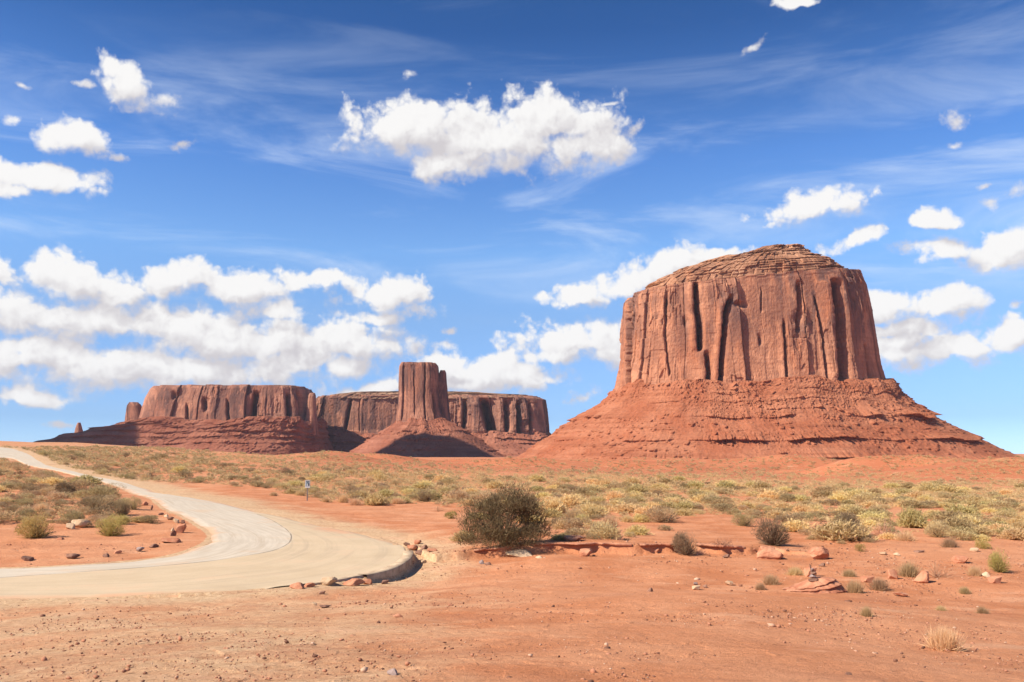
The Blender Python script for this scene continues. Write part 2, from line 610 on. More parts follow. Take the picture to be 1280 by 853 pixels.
# ------------------------------------------------------------------ materials
def mat_soil():
    m, t, b = material("red desert soil", 1.0, 0.05)
    pos = t.new('ShaderNodeNewGeometry').outputs['Position']
    n_big = t.noise(pos, 0.06, 5, 0.6)
    n_mid = t.noise(pos, 0.45, 6, 0.62)
    n_fin = t.noise(pos, 5.0, 8, 0.72)
    n_grn = t.noise(pos, 38.0, 4, 0.7)
    c = t.mix(t.range(n_mid, 0.36, 0.66), (0.50, 0.185, 0.080), (0.62, 0.268, 0.132))
    c = t.mix(t.range(n_big, 0.42, 0.66, 0, 0.55), c, (0.65, 0.315, 0.165))
    tan = t.attr('tan')
    tn = t.range(t.math('ADD', tan, t.math('MULTIPLY', t.math('SUBTRACT', n_mid, 0.5), 0.9)), 0.12, 0.85)
    c = t.mix(tn, c, t.mix(t.range(n_fin, 0.35, 0.68), (0.52, 0.325, 0.175), (0.69, 0.475, 0.28)))
    mo = t.attr('mound')
    c = t.mix(t.math('MULTIPLY', mo, t.range(n_big, 0.3, 0.6, 0.55, 1.0)), c, (0.47, 0.155, 0.072))
    # fine mottling of the surface itself: grit, darker crust, pale dust
    c = t.mix(t.range(n_fin, 0.30, 0.46, 0.55, 0.0), c, (0.30, 0.115, 0.06))
    c = t.mix(t.range(n_grn, 0.56, 0.72, 0.0, 0.5), c, (0.68, 0.42, 0.28))
    c = t.mix(t.range(n_grn, 0.32, 0.45, 0.6, 0.0), c, (0.24, 0.10, 0.06))
    dots = t.noise(pos, 13.0, 3, 0.6)
    c = t.mix(t.range(dots, 0.30, 0.38, 0.62, 0.0), c, (0.25, 0.115, 0.068))
    c = t.mix(t.range(dots, 0.64, 0.72, 0.0, 0.5), c, (0.70, 0.42, 0.26))
    patch = t.noise(t.scale3(pos, (0.22, 0.55, 0.3)), 1.0, 6, 0.65)
    c = t.mix(t.range(patch, 0.54, 0.68, 0.0, 0.42), c, (0.40, 0.165, 0.09))
    c = t.mix(t.range(patch, 0.44, 0.32, 0.0, 0.45), c, (0.68, 0.38, 0.225))
    t.put(b.inputs['Base Color'], c)
    bp = t.new('ShaderNodeBump')
    bp.inputs['Strength'].default_value = 0.9
    bp.inputs['Distance'].default_value = 0.07
    hh = t.math('ADD', t.math('MULTIPLY', n_fin, 1.0), t.math('MULTIPLY', n_grn, 0.28))
    hh = t.math('ADD', hh, t.math('MULTIPLY', n_mid, 1.2))
    t.put(bp.inputs['Height'], hh)
    t.put(b.inputs['Normal'], bp.outputs[0])
    return m


def mat_road():
    m, t, b = material("dusty pale concrete", 0.95, 0.15)
    pos = t.new('ShaderNodeNewGeometry').outputs['Position']
    s = t.attr('across')        # 0 outer edge .. 1 inner edge
    al = t.attr('along')
    cb = t.new('ShaderNodeCombineXYZ')
    t.put(cb.inputs[0], t.math('MULTIPLY', al, 3.0))
    t.put(cb.inputs[1], t.math('MULTIPLY', s, 34.0))
    lane = t.noise(cb.outputs[0], 1.0, 4, 0.6)
    n_mid = t.noise(pos, 0.5, 6, 0.6)
    n_fin = t.noise(pos, 9.0, 6, 0.7)
    apron = t.attr('apron')
    c = t.mix(t.range(lane, 0.35, 0.65), (0.515, 0.425, 0.315), (0.585, 0.49, 0.37))
    c = t.mix(t.range(apron, 0.2, 0.8), c, t.mix(t.range(t.math('ADD', t.math('MULTIPLY', lane, 0.3), t.math('MULTIPLY', n_mid, 0.7)), 0.3, 0.7), (0.515, 0.38, 0.235), (0.585, 0.445, 0.285)))
    dust = t.math('ADD', t.attr('dust'), t.math('MULTIPLY', t.math('SUBTRACT', n_mid, 0.5), 1.1))
    c = t.mix(t.range(dust, 0.30, 0.85), c, (0.58, 0.31, 0.175))
    cb2 = t.new('ShaderNodeCombineXYZ')
    t.put(cb2.inputs[0], t.math('MULTIPLY', al, 0.5))
    t.put(cb2.inputs[1], t.math('MULTIPLY', s, 16.0))
    trk = t.noise(cb2.outputs[0], 1.0, 6, 0.7)
    c = t.mix(t.range(trk, 0.50, 0.68, 0, 0.5), c, (0.40, 0.30, 0.20))
    c = t.mix(t.range(n_mid, 0.52, 0.70, 0, 0.45), c, (0.58, 0.385, 0.235))
    c = t.mix(t.range(n_fin, 0.3, 0.45, 0.3, 0), c, (0.33, 0.25, 0.18))
    t.put(b.inputs['Base Color'], c)
    bp = t.new('ShaderNodeBump')
    bp.inputs['Strength'].default_value = 0.5
    bp.inputs['Distance'].default_value = 0.02
    t.put(bp.inputs['Height'], n_fin)
    t.put(b.inputs['Normal'], bp.outputs[0])
    return m


def mat_plain(name, c1, c2, scale=6.0, rough=0.95, bump=0.4, dist=0.03, spec=0.1):
    m, t, b = material(name, rough, spec)
    pos = t.new('ShaderNodeNewGeometry').outputs['Position']
    n = t.noise(pos, scale, 6, 0.65)
    t.put(b.inputs['Base Color'], t.mix(t.range(n, 0.35, 0.65), c1, c2))
    if bump:
        bp = t.new('ShaderNodeBump')
        bp.inputs['Strength'].default_value = bump
        bp.inputs['Distance'].default_value = dist
        t.put(bp.inputs['Height'], t.noise(pos, scale * 3, 6, 0.7))
        t.put(b.inputs['Normal'], bp.outputs[0])
    return m


def mat_cliff(name, warm, pale, dark, varnish=1.0, unit=1.0, z0=0.0, z1=1.0):
    m, t, b = material(name, 0.95, 0.1)
    pos = t.new('ShaderNodeNewGeometry').outputs['Position']
    u = 1.0 / unit
    streak = t.noise(t.scale3(pos, (0.055 * u, 0.055 * u, 0.006 * u)), 1.0, 7, 0.62, 0.4)
    broad = t.noise(t.scale3(pos, (0.012 * u, 0.012 * u, 0.006 * u)), 1.0, 4, 0.55)
    strata = t.noise(t.scale3(pos, (0.004 * u, 0.004 * u, 0.16 * u)), 1.0, 5, 0.6)
    fine = t.noise(t.scale3(pos, (0.30 * u, 0.30 * u, 0.14 * u)), 1.0, 6, 0.7)
    c = t.mix(t.range(broad, 0.36, 0.64), warm, pale)
    c = t.mix(t.range(strata, 0.42, 0.62, 0, 0.30), c, [x * 0.72 for x in warm])
    v = t.math('MULTIPLY', t.range(streak, 0.40, 0.56), t.range(broad, 0.60, 0.42, 0.30, 1.0))
    zz = t.new('ShaderNodeSeparateXYZ')
    t.put(zz.inputs[0], pos)
    v = t.math('MULTIPLY', v, t.range(t.math('ADD', zz.outputs[2], t.math('MULTIPLY', t.math('SUBTRACT', broad, 0.5), 260.0)), z0, z1, 0.30, 1.0))
    c = t.mix(t.math('MULTIPLY', v, 0.92 * varnish), c, dark)
    pt = t.noise(t.scale3(pos, (0.028 * u, 0.028 * u, 0.016 * u)), 1.0, 6, 0.6, 0.6)
    c = t.mix(t.math('MULTIPLY', t.range(pt, 0.50, 0.62), t.range(zz.outputs[2], z0 - 60, z1, 0.25, 0.72)), c, [(x * 0.55 + y * 0.45) for x, y in zip(dark, warm)])
    c = t.mix(t.range(pt, 0.44, 0.34, 0, 0.45), c, [min(1, x * 1.18) for x in pale])
    c = t.mix(t.range(fine, 0.32, 0.46, 0.4, 0.0), c, dark)
    cr = t.attr('crack')
    c = t.mix(t.math('MULTIPLY', cr, 0.6), c, dark)
    t.put(b.inputs['Base Color'], c)
    bp = t.new('ShaderNodeBump')
    bp.inputs['Strength'].default_value = 0.8
    bp.inputs['Distance'].default_value = 2.2 * unit
    h = t.math('ADD', fine, t.math('MULTIPLY', t.noise(t.scale3(pos, (0.5 * u, 0.5 * u, 0.08 * u)), 1.0, 5, 0.65), 0.8))
    t.put(bp.inputs['Height'], h)
    t.put(b.inputs['Normal'], bp.outputs[0])
    return m


def mat_talus(name, c1, c2, dark, unit=1.0):
    m, t, b = material(name, 1.0, 0.05)
    pos = t.new('ShaderNodeNewGeometry').outputs['Position']
    u = 1.0 / unit
    strata = t.noise(t.scale3(pos, (0.003 * u, 0.003 * u, 0.11 * u)), 1.0, 5, 0.6)
    rub = t.noise(t.scale3(pos, (0.16 * u, 0.16 * u, 0.22 * u)), 1.0, 8, 0.74)
    broad = t.noise(pos, 0.012 * u, 4, 0.6)
    c = t.mix(t.range(broad, 0.35, 0.65), c1, c2)
    c = t.mix(t.range(strata, 0.45, 0.62, 0, 0.5), c, [x * 0.75 for x in c1])
    c = t.mix(t.range(rub, 0.34, 0.48, 0.5, 0), c, dark)
    c = t.mix(t.range(rub, 0.56, 0.70, 0, 0.45), c, [min(1, x * 1.5) for x in c2])
    t.put(b.inputs['Base Color'], c)
    bp = t.new('ShaderNodeBump')
    bp.inputs['Strength'].default_value = 1.0
    bp.inputs['Distance'].default_value = 3.0 * unit
    t.put(bp.inputs['Height'], rub)
    t.put(b.inputs['Normal'], bp.outputs[0])
    return m


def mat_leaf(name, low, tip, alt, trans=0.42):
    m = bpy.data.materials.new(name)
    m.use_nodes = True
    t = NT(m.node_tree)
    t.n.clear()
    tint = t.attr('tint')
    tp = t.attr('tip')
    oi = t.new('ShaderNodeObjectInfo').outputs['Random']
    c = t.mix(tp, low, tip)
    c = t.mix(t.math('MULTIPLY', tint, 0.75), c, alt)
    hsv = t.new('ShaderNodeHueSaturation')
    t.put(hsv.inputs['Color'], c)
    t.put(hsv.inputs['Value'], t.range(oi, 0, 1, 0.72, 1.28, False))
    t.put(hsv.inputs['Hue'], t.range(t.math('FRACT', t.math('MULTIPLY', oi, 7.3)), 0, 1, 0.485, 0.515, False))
    df = t.new('ShaderNodeBsdfDiffuse')
    tr = t.new('ShaderNodeBsdfTranslucent')
    t.put(df.inputs[0], hsv.outputs[0])
    t.put(tr.inputs[0], hsv.outputs[0])
    mx = t.new('ShaderNodeMixShader')
    mx.inputs[0].default_value = trans
    t.l.new(df.outputs[0], mx.inputs[1])
    t.l.new(tr.outputs[0], mx.inputs[2])
    out = t.new('ShaderNodeOutputMaterial')
    t.l.new(mx.outputs[0], out.inputs[0])
    return m


M_SOIL = mat_soil()
M_ROAD = mat_road()
M_KERB = mat_plain("weathered kerb concrete", (0.34, 0.235, 0.15), (0.56, 0.415, 0.27), 2.0)
M_SEAM = mat_plain("dark joint filler", (0.24, 0.185, 0.135), (0.34, 0.265, 0.19), 4.0, bump=0)
M_ROCK = mat_plain("red sandstone rock", (0.40, 0.155, 0.085), (0.56, 0.27, 0.155), 2.2, bump=0.7, dist=0.05)
M_ROCKP = mat_plain("pale buff sandstone rock", (0.46, 0.30, 0.175), (0.60, 0.425, 0.27), 2.5, bump=0.6, dist=0.04)
M_ROCKD = mat_plain("dark brown rock", (0.16, 0.085, 0.06), (0.30, 0.16, 0.105), 3.5, bump=0.7, dist=0.04)
M_ROCKG = mat_plain("grey purple stone", (0.20, 0.14, 0.12), (0.36, 0.26, 0.22), 4.0, bump=0.7, dist=0.03)
M_CLIFF = mat_cliff("red sandstone cliff", (0.44, 0.172, 0.088), (0.55, 0.255, 0.142), (0.155, 0.085, 0.068), 1.0, 1.0, 190.0, 330.0)
M_CAP = mat_cliff("layered buff cap rock", (0.40, 0.172, 0.088), (0.51, 0.265, 0.15), (0.16, 0.08, 0.05), 0.7)
M_TALUS = mat_talus("red talus rubble", (0.36, 0.118, 0.057), (0.43, 0.168, 0.088), (0.15, 0.055, 0.032))
M_CLIFF2 = mat_cliff("brown red mesa cliff", (0.38, 0.16, 0.095), (0.49, 0.235, 0.145), (0.125, 0.068, 0.056), 1.0, 1.4)
M_CAP2 = mat_cliff("buff mesa cap", (0.33, 0.17, 0.10), (0.42, 0.25, 0.15), (0.18, 0.10, 0.07), 0.5, 1.4)
M_TALUS2 = mat_talus("dark red mesa talus", (0.30, 0.105, 0.06), (0.37, 0.15, 0.09), (0.14, 0.055, 0.04), 1.4)


# ------------------------------------------------------------------ ground mesh
def build_ground():
    rows_py = np.arange(1100, 572, -1.0)
    r_near = CZ * F / (rows_py - HY)                # about one row of picture each (flat ground)
    r_near = r_near[r_near < 300]
    extra = np.arange(33, 46, 0.09)                 # finer where the bank and the concrete lip stand
    rr = np.unique(np.round(np.r_[0.6, 1.5, 3, 4.5, 6, 7, r_near, extra], 3))
    rr = np.r_[rr, np.geomspace(rr[-1] * 1.015, 1200, 110), np.geomspace(1300, 11500, 22)]
    keep = [0]
    for i in range(1, len(rr)):
        if rr[i] - rr[keep[-1]] > 0.028:
            keep.append(i)
    rr = rr[keep]
    phi = np.r_[np.linspace(-math.pi, -0.66, 70)[:-1], np.linspace(-0.66, 0.66, 1000), np.linspace(0.66, math.pi, 70)[1:-1]]
    RR, PH = np.meshgrid(rr, phi, indexing='ij')
    X, Y = RR * np.sin(PH), RR * np.cos(PH)
    x, y, r = X.ravel(), Y.ravel(), RR.ravel()
    z = ground(x, y)
    droad = np.full(x.shape, 99.0)
    m = r < 330
    droad[m] = seg_dist(x[m], y[m], road_poly[::2], True)
    ins = np.zeros(x.shape, bool)
    ins[m] = inside(x[m], y[m], road_poly)
    din = np.where(ins, droad, 0)
    droad = np.where(ins, 0, droad)
    off = sstep(0.0, 2.0, droad)
    m = r < 130
    xm, ym = x[m], y[m]
    fine = 0.035 * fbm2(xm / 1.1, ym / 1.1, 4, 51, 0.6) + 0.06 * fbm2(xm / 3.2, ym / 2.4, 3, 57)
    # trampled, stony crust: small broken plates
    cv, ce, _ = cells(xm / 0.55, ym / 0.42, 61)
    crust = (cv - 0.5) * 0.022 * sstep(0.45, 0.65, vn2(xm / 3.0, ym / 2.0, 63))
    z[m] = z[m] + (fine + crust) * off[m] * sstep(5, 9, r[m])
    z = z - (0.07 + r * 0.0006) * sstep(0.15, 1.1, din)
    # colour masks
    px = 640 + F * x / np.maximum(y, 0.5)
    left = sstep(760, 330, px) * (1 - sstep(24, 33, r)) * (y > 0)
    tan = np.maximum(left * 0.38 + 0.18 * sstep(900, 500, px) * (1 - sstep(26, 36, r)), (1 - sstep(0.0, 5.5, droad)) * 0.80)
    strip = (1 - sstep(1.0, 9.0, droad)) * sstep(55, 75, r) * 0.8
    isl = (1 - sstep(0.0, 10, np.hypot((x + 27) / 1.6, y - 45))) * (1 - ins)
    tan = np.maximum(tan, strip)
    isle = inside(x, y, np.vstack([i_w[::3], [(-70.0, 34.0), (-150.0, 100.0)]])) & ~ins
    tan = np.where(isle, tan * 0.22, tan)
    tan = tan * (1 - 0.85 * np.clip(isl * 2, 0, 1) * sstep(80, 66, y) * sstep(246, 226, px))
    tan = np.maximum(tan, 0.35 * sstep(500, 60, px) * sstep(110, 200, r) * (1 - sstep(420, 700, r)))
    mound = sstep(330, 440, px) * sstep(170, 260, r) * (1 - sstep(900, 1400, r))
    mound = np.maximum(mound, 0.5 * sstep(900, 1600, r))
    o = mesh_np("ground", np.stack([x, y, z], -1), grid_faces(len(rr), len(phi), False)[:, ::-1], M_SOIL, None, True, {'tan': tan, 'mound': mound})
    tag(o, kind='structure')
    return len(rr), len(phi)


print("ground grid", build_ground())


# ------------------------------------------------------------------ road, kerb, joint
SEAM = [(-90, 728), (0, 722), (100, 716), (230, 706), (300, 698), (338, 690), (357, 682), (364, 674), (361, 666), (352, 659), (338, 651), (320, 644), (300, 634)]


def build_road():
    n, mm = len(o_w), 64
    s = 0.5 - 0.5 * np.cos(np.linspace(0, math.pi, mm))
    P = o_w[:, None] * (1 - s)[None, :, None] + i_w[:, None] * s[None, :, None]
    x, y = P[..., 0].ravel(), P[..., 1].ravel()
    r = np.hypot(x, y)
    across0 = np.tile(s, n)
    wv = np.repeat(np.linalg.norm(o_w - i_w, axis=1), mm)
    edge = np.minimum(across0 * wv, (1 - across0) * wv)
    rag = 0.5 * fbm2(x / 2.2, y / 2.2, 3, 77)
    kd = seg_dist(x, y, kerb_w[::3])
    tuck = 0.09 * (1 - sstep(0.0, 0.9, edge + rag * 0.9)) * sstep(0.3, 1.2, kd)
    z = ground_mid(x, y) + 0.03 + r * 0.0004 - tuck
    al = np.r_[0, np.cumsum(np.linalg.norm(np.diff((o_w + i_w) / 2, axis=0), axis=1))]
    along = np.repeat(al, mm) * 0.12
    across = np.tile(s, n)
    T = np.repeat(np.linspace(0, 1, n), mm)
    seam = resample(cast([p[0] for p in SEAM], [p[1] for p in SEAM], ground_base)[:, :2], 160)
    k0 = int(np.argmin(np.hypot(*(o_w - seam[-1]).T)))
    poly = np.vstack([seam, o_w[k0:]])
    ds = seg_dist(x, y, seam)
    sd = np.where(inside(x, y, poly), ds, -ds)
    apron = sstep(-0.15, 0.25, sd) * sstep(0.0, 3.0, np.hypot(x - seam[-1, 0], y - seam[-1, 1]))
    dust = 0.75 * (1 - sstep(0.0, 1.6, edge))
    dust = dust * sstep(0.3, 2.5, kd)
    back = sstep(-3, 4, x + 14) * sstep(41, 50, y) * 0.7 * (1 - sstep(0.15, 0.5, across))
    dust = np.maximum(dust, back)
    o = mesh_np("road", np.stack([x, y, z], -1), grid_faces(n, mm), M_ROAD, None, True, {'along': along, 'across': across, 'apron': apron, 'dust': dust})
    tag(o, kind='structure')
    # joint between the travelled lane and the apron
    c = seam[:-14]
    tg = np.gradient(c, axis=0)
    nn = np.stack([-tg[:, 1], tg[:, 0]], -1) / np.linalg.norm(tg, axis=1)[:, None]
    hw = 0.022 + 0.02 * fbm2(np.arange(len(c)) / 4.0, np.zeros(len(c)), 2, 5)
    V = []
    for sg in (-1, 1):
        q = c + nn * sg * hw[:, None]
        V.append(np.c_[q, ground_mid(q[:, 0], q[:, 1]) + 0.036 + np.hypot(q[:, 0], q[:, 1]) * 0.0004])
    V = np.stack(V, 1).reshape(-1, 3)
    j = mesh_np("road_joint", V, grid_faces(len(c), 2), M_SEAM, o)


build_road()


def sweep(name, path, prof, mat, zfn):
    """prof: list of (offset outwards, z) points, open or closed section swept along a plan path"""
    tg = np.gradient(path, axis=0)
    nn = np.stack([-tg[:, 1], tg[:, 0]], -1) / np.linalg.norm(tg, axis=1)[:, None]
    V = []
    for (u, h) in prof:
        q = path + nn * u
        V.append(np.c_[q, zfn(path[:, 0], path[:, 1]) + h])
    k = len(prof)
    V = np.stack(V, 1).reshape(-1, 3)
    Fq = grid_faces(len(path), k, True)
    o = mesh_np(name, V, Fq, mat)
    return o


kn = len(kerb_w)
zr = lambda x, y: ground_base(x, y) + 0.10 * fbm2(x / 9, y / 9, 3, 3) * sstep(8, 25, np.hypot(x, y)) + 0.03 + 0.016
kp = kerb_w[9:38]
ctr = np.array([-9.0, 37.0])
tgk = np.gradient(kp, axis=0)
side = 1 if ((np.stack([-tgk[:, 1], tgk[:, 0]], -1) * (kp - ctr)).sum()) > 0 else -1
kerb = sweep("road_kerb", kp, [(-0.12 * side, 0.03), (0.28 * side, 0.03), (0.30 * side, 0.005), (0.30 * side, -0.75), (-0.12 * side, -0.75)], M_KERB, zr)
tag(kerb, kind='structure')
kp2 = kerb_w[37:52]
kerb2 = sweep("road_kerb", kp2, [(-0.12 * side, 0.02), (0.12 * side, 0.022), (0.14 * side, 0.0), (0.14 * side, -0.6), (-0.12 * side, -0.6)], M_KERB, zr)
tag(kerb2, kind='structure')


# ------------------------------------------------------------------ buttes and mesas
def super_ring(n, count, front=3.0):
    """angles with even arc length, denser on the camera side"""
    th = np.linspace(-math.pi, math.pi, 8001)
    return th


def rock_body(name, prof, D, mat, parent=None, nth=900, dz=1.5, mode='cliff', seed=0, cx=None, amp=1.0, cracks=(), unit=1.0, ledges=(), yoff=0.0, tilt=0.0):
    """prof rows: (py, left px, right px, half depth in metres, squareness). Heights and edges are read in the plane y = D."""
    prof = sorted(prof, key=lambda p: -p[0])        # bottom to top
    zs, xl, xr, bb, nn = [], [], [], [], []
    for (py, l, r_, b, n) in prof:
        pl, pr = at_depth(l, py, D), at_depth(r_, py, D)
        zs.append(pl[2]); xl.append(pl[0]); xr.append(pr[0]); bb.append(b); nn.append(n)
    zs = np.array(zs)
    nz = max(6, int((zs[-1] - zs[0]) / dz))
    Z = np.linspace(zs[0], zs[-1], nz)
    XL, XR, B, N = (np.interp(Z, zs, a) for a in (xl, xr, bb, nn))
    a_ref, b_ref, n_ref = (XR - XL).mean() / 2, B.mean(), N.mean()
    th = np.linspace(0, 2 * math.pi, 20001)
    c, s = np.cos(th), np.sin(th)
    ex = a_ref * np.sign(c) * np.abs(c) ** (2 / n_ref)
    ey = b_ref * np.sign(s) * np.abs(s) ** (2 / n_ref)
    seg = np.hypot(np.diff(ex), np.diff(ey))
    frontw = np.where(ey[1:] < 0.35 * b_ref, 1.0, 0.25)
    W = np.r_[0, np.cumsum(seg * frontw)]
    S = np.r_[0, np.cumsum(seg)]
    tt = np.interp(np.linspace(0, W[-1], nth, endpoint=False), W, th)
    sl = np.interp(tt, th, S)
    per = S[-1]
    C, Sn = np.cos(tt), np.sin(tt)
    cxx = (XL + XR) / 2
    aa = (XR - XL) / 2
    e = 2 / N[:, None]
    UX = np.sign(C)[None] * np.abs(C)[None] ** e
    UY = np.sign(Sn)[None] * np.abs(Sn)[None] ** e
    X = cxx[:, None] + aa[:, None] * UX
    Y = D + yoff + B[:, None] * UY
    # outward direction in plan
    NX = np.sign(C)[None] * np.abs(C)[None] ** (2 - e) / np.maximum(aa[:, None], 1)
    NY = np.sign(Sn)[None] * np.abs(Sn)[None] ** (2 - e) / np.maximum(B[:, None], 1)
    ln = np.hypot(NX, NY) + 1e-9
    NX, NY = NX / ln, NY / ln
    ZZ = np.repeat(Z[:, None], nth, 1)
    SS = np.repeat(sl[None], nz, 0)
    hr0 = (ZZ - Z[0]) / (Z[-1] - Z[0])
    ZT = tilt * UX * (hr0 ** 2.5 if mode == 'cliff' else (1 - hr0))
    SS = SS + seed * 1000.0
    u = unit
    crack = np.zeros(ZZ.shape)
    # blend so the seam of the arc length is not visible (it lies on the right flank)
    if mode in ('cliff', 'cap'):
        hrel = (ZZ - Z[0]) / (Z[-1] - Z[0])
        sw = SS + 3.0 * u * fbm2(SS / (60 * u), ZZ / (90 * u), 2, seed + 1) + 0.8 * u * fbm2(SS / (9 * u), ZZ / (14 * u), 2, seed + 21)
        if mode == 'cliff':
            v1, e1, o1, t1 = cols(sw / (125 * u), ZZ * 0 + 0.5, seed + 2)
            v2, e2, o2, t2 = cols(sw / (34 * u) + 0.08 * fbm2(ZZ / (45 * u), SS / (300 * u), 2, seed + 29), ZZ / (300 * u), seed + 3)
            v3, e3, o3, t3 = cols(sw / (13 * u) + 0.12 * fbm2(ZZ / (25 * u), SS / (200 * u), 2, seed + 30), ZZ / (110 * u), seed + 4)
            v5, e5, o5, t5 = cols(sw / (5 * u) + 0.15 * fbm2(ZZ / (14 * u), SS / (90 * u), 2, seed + 32), ZZ / (38 * u), seed + 5)
            v4, e4, o4 = cells(sw / (15 * u), ZZ / (30 * u), seed + 24, 0.95)
            part = sstep(0.40, 0.62, vn2(SS / (85 * u), ZZ / (130 * u), seed + 15))      # some walls are smooth, some broken
            d = (v1 - 0.5) * 12 * u - 4 * u * np.exp(-(e1 / 0.02) ** 2) + 6.0 * u * o1 * np.sign(v1 - 0.45)
            d += ((v2 - 0.5) * 6.5 * u - 1.6 * u * np.exp(-(e2 / 0.03) ** 2) + 3.0 * u * o2 * np.sign(v2 - 0.5)) * (0.22 + 0.78 * part)
            d += ((v3 - 0.5) * 4.2 * u - 1.0 * u * np.exp(-(e3 / 0.05) ** 2)) * (0.12 + 0.88 * part)
            d += (v5 - 0.5) * 2.2 * u * (0.15 + 0.85 * part)
            d += np.where(v4 > 0.78, -3.0 * u, 0) * part
            d += 5 * u * fbm2(SS / (150 * u), ZZ / (200 * u), 2, seed + 6)
            d += 0.8 * u * fbm2(SS / (5 * u), ZZ / (5 * u), 3, seed + 7, 0.65)
            # thin bedding at the foot, and the spalled softer top
            foot = sstep(0.16, 0.03, hrel)
            d = d * (1 - 0.75 * foot) + foot * 4.0 * u * (vn2(ZZ / (3.2 * u), SS / (60 * u), seed + 8) - 0.3)
            top = sstep(0.93, 0.99, hrel)
            d = d * (1 - 0.55 * top) + top * 2.5 * u * (vn2(ZZ / (2.8 * u), SS / (50 * u), seed + 12) - 0.5)
            crack = np.clip(0.8 * np.exp(-(e1 / 0.03) ** 2) + 0.3 * np.exp(-(e2 / 0.03) ** 2), 0, 1) * (1 - foot)
            P = np.stack([X, Y, ZZ + ZT], -1)
            ppx, ppy = project(P.reshape(-1, 3))
            ppx, ppy = ppx.reshape(X.shape), ppy.reshape(X.shape)
            frontm = (UY < 0.2)
            for ck in cracks:
                pts, w, dep = ck[0], ck[1], ck[2]
                ys = [q[1] for q in pts]
                xs = [q[0] for q in pts]
                xc = np.interp(ppy, ys, xs) + 0.9 * fbm2(ppy / 6.0, ppy * 0 + xs[0], 3, seed + 31)
                endm = sstep(ys[0] - 3, ys[0] + 6, ppy) * sstep(ys[-1] + 3, ys[-1] - 6, ppy)
                dxp = ppx - xc
                # sharp left wall, then easing back out to the right
                g = np.where(dxp < 0, np.exp(-(dxp / (0.35 * w)) ** 2), np.exp(-(dxp / (1.25 * w)) ** 2))
                g = g * endm * frontm
                d -= 1.25 * dep * g
                d += 0.16 * dep * np.exp(-((dxp + 1.6 * w) / (1.5 * w)) ** 2) * endm * frontm
                crack = np.maximum(crack, 0.8 * g)
        else:
            zz = ZZ + 7.0 * u * fbm2(SS / (110 * u), SS * 0, 3, seed) + 2.5 * u * fbm2(SS / (30 * u), ZZ / (40 * u), 2, seed + 1)
            lay = np.floor(zz / (11.5 * u))
            fr = zz / (11.5 * u) - lay
            thr2 = 0.35 + 0.4 * hsh(lay, lay * 0, 4, seed)
            face = np.where(fr > thr2, 1.0, -1.0 + 1.2 * (thr2 - fr))
            d = ((hsh(lay, lay * 0, 1, seed) - 0.4) * 14 + 8 * face * (0.3 + hsh(lay, lay * 0, 2, seed))) * u * sstep(0.15, 0.75, vn2(SS / (55 * u), lay * 3.7, seed + 3))
            lay2 = vn2(zz / (3.0 * u), SS / (35 * u), seed + 5)
            d += (lay2 - 0.5) * 4.5 * u
            v3, e3, o3 = cells(SS / (11 * u), lay + 0.5, seed + 4)
            d += (v3 - 0.5) * 9 * u - 2.5 * u * np.exp(-(e3 / 0.1) ** 2)
            d += 9 * u * fbm2(SS / (45 * u), zz / (30 * u), 3, seed + 6)
        d = d * amp
    else:
        hrel = (ZZ - Z[0]) / (Z[-1] - Z[0])
        d = 13 * u * fbm2(SS / (120 * u), ZZ / (220 * u), 3, seed + 1) * (1 - 0.6 * hrel)
        d += 2.4 * u * fbm2(SS / (30 * u), ZZ / (26 * u), 3, seed + 2)
        d += 1.9 * u * fbm2(SS / (7 * u), ZZ / (4.5 * u), 3, seed + 3, 0.7)
        d = d * (0.55 + 0.9 * vn2(SS / (80 * u), ZZ / (30 * u), seed + 13))
        for (cw, ch, thr_, ht) in ((8, 4, 0.87, 4.0), (4.5, 2.4, 0.78, 2.4), (14, 7, 0.95, 6.5)):
            v3, e3, _ = cells(SS / (cw * u) + thr_ * 7, ZZ / (ch * u), seed + 4 + int(cw))
            d += np.where(v3 > thr_, ht, 0) * u * sstep(0.05, 0.35, e3) * sstep(0.30, 0.6, vn2(SS / (70 * u), ZZ / (35 * u), seed + 14 + int(cw)))
        led = np.zeros(d.shape)
        if any(len(q_) > 4 for q_ in ledges):
            ppx, _ = project(np.stack([X, Y, ZZ], -1).reshape(-1, 3))
            ppx = ppx.reshape(X.shape)
        gully = sstep(0.30, 0.46, vn2(SS / (48 * u), ZZ / (400 * u), seed + 91))      # debris chutes cut the ledges
        for lrow in ledges:
            py, A, h, thr = lrow[:4]
            z0 = at_depth(640, py, D)[2] + 5.0 * u * fbm2(SS / (120 * u), SS * 0, 3, seed + int(py))
            win = 1.0
            if len(lrow) > 4:
                win = 0.0
                for (wa, wb, ws) in lrow[4]:
                    win = np.maximum(win, ws * sstep(wa - 12, wa + 12, ppx) * sstep(wb + 12, wb - 12, ppx))
            vv, ee, _ = cells(SS / (13 * u), ZZ * 0 + py, seed + 60 + int(py))
            vw, ew, _ = cells(SS / (5 * u), ZZ * 0 + py, seed + 62 + int(py))
            q = (ZZ - z0) / (h * u)
            near = np.exp(-np.abs(q) / 1.1)
            jag = 1.0 + near * (0.7 * (vv - 0.5) + 0.22 * (vw - 0.5) - 0.7 * np.exp(-(ee / 0.12) ** 2))
            prof_l = np.where(q > 0, np.exp(-q / 1.8) * sstep(-0.02, 0.10, q), -0.6 * np.exp(q / 1.1))
            mk = sstep(thr - 0.08, thr + 0.10, 0.75 * vn2(SS / (85 * u), SS * 0 + py, seed + 40 + int(py)) + 0.25 * vn2(SS / (22 * u), SS * 0 + py, seed + 41))
            led += A * u * prof_l * mk * jag * win * (0.25 + 0.75 * gully)
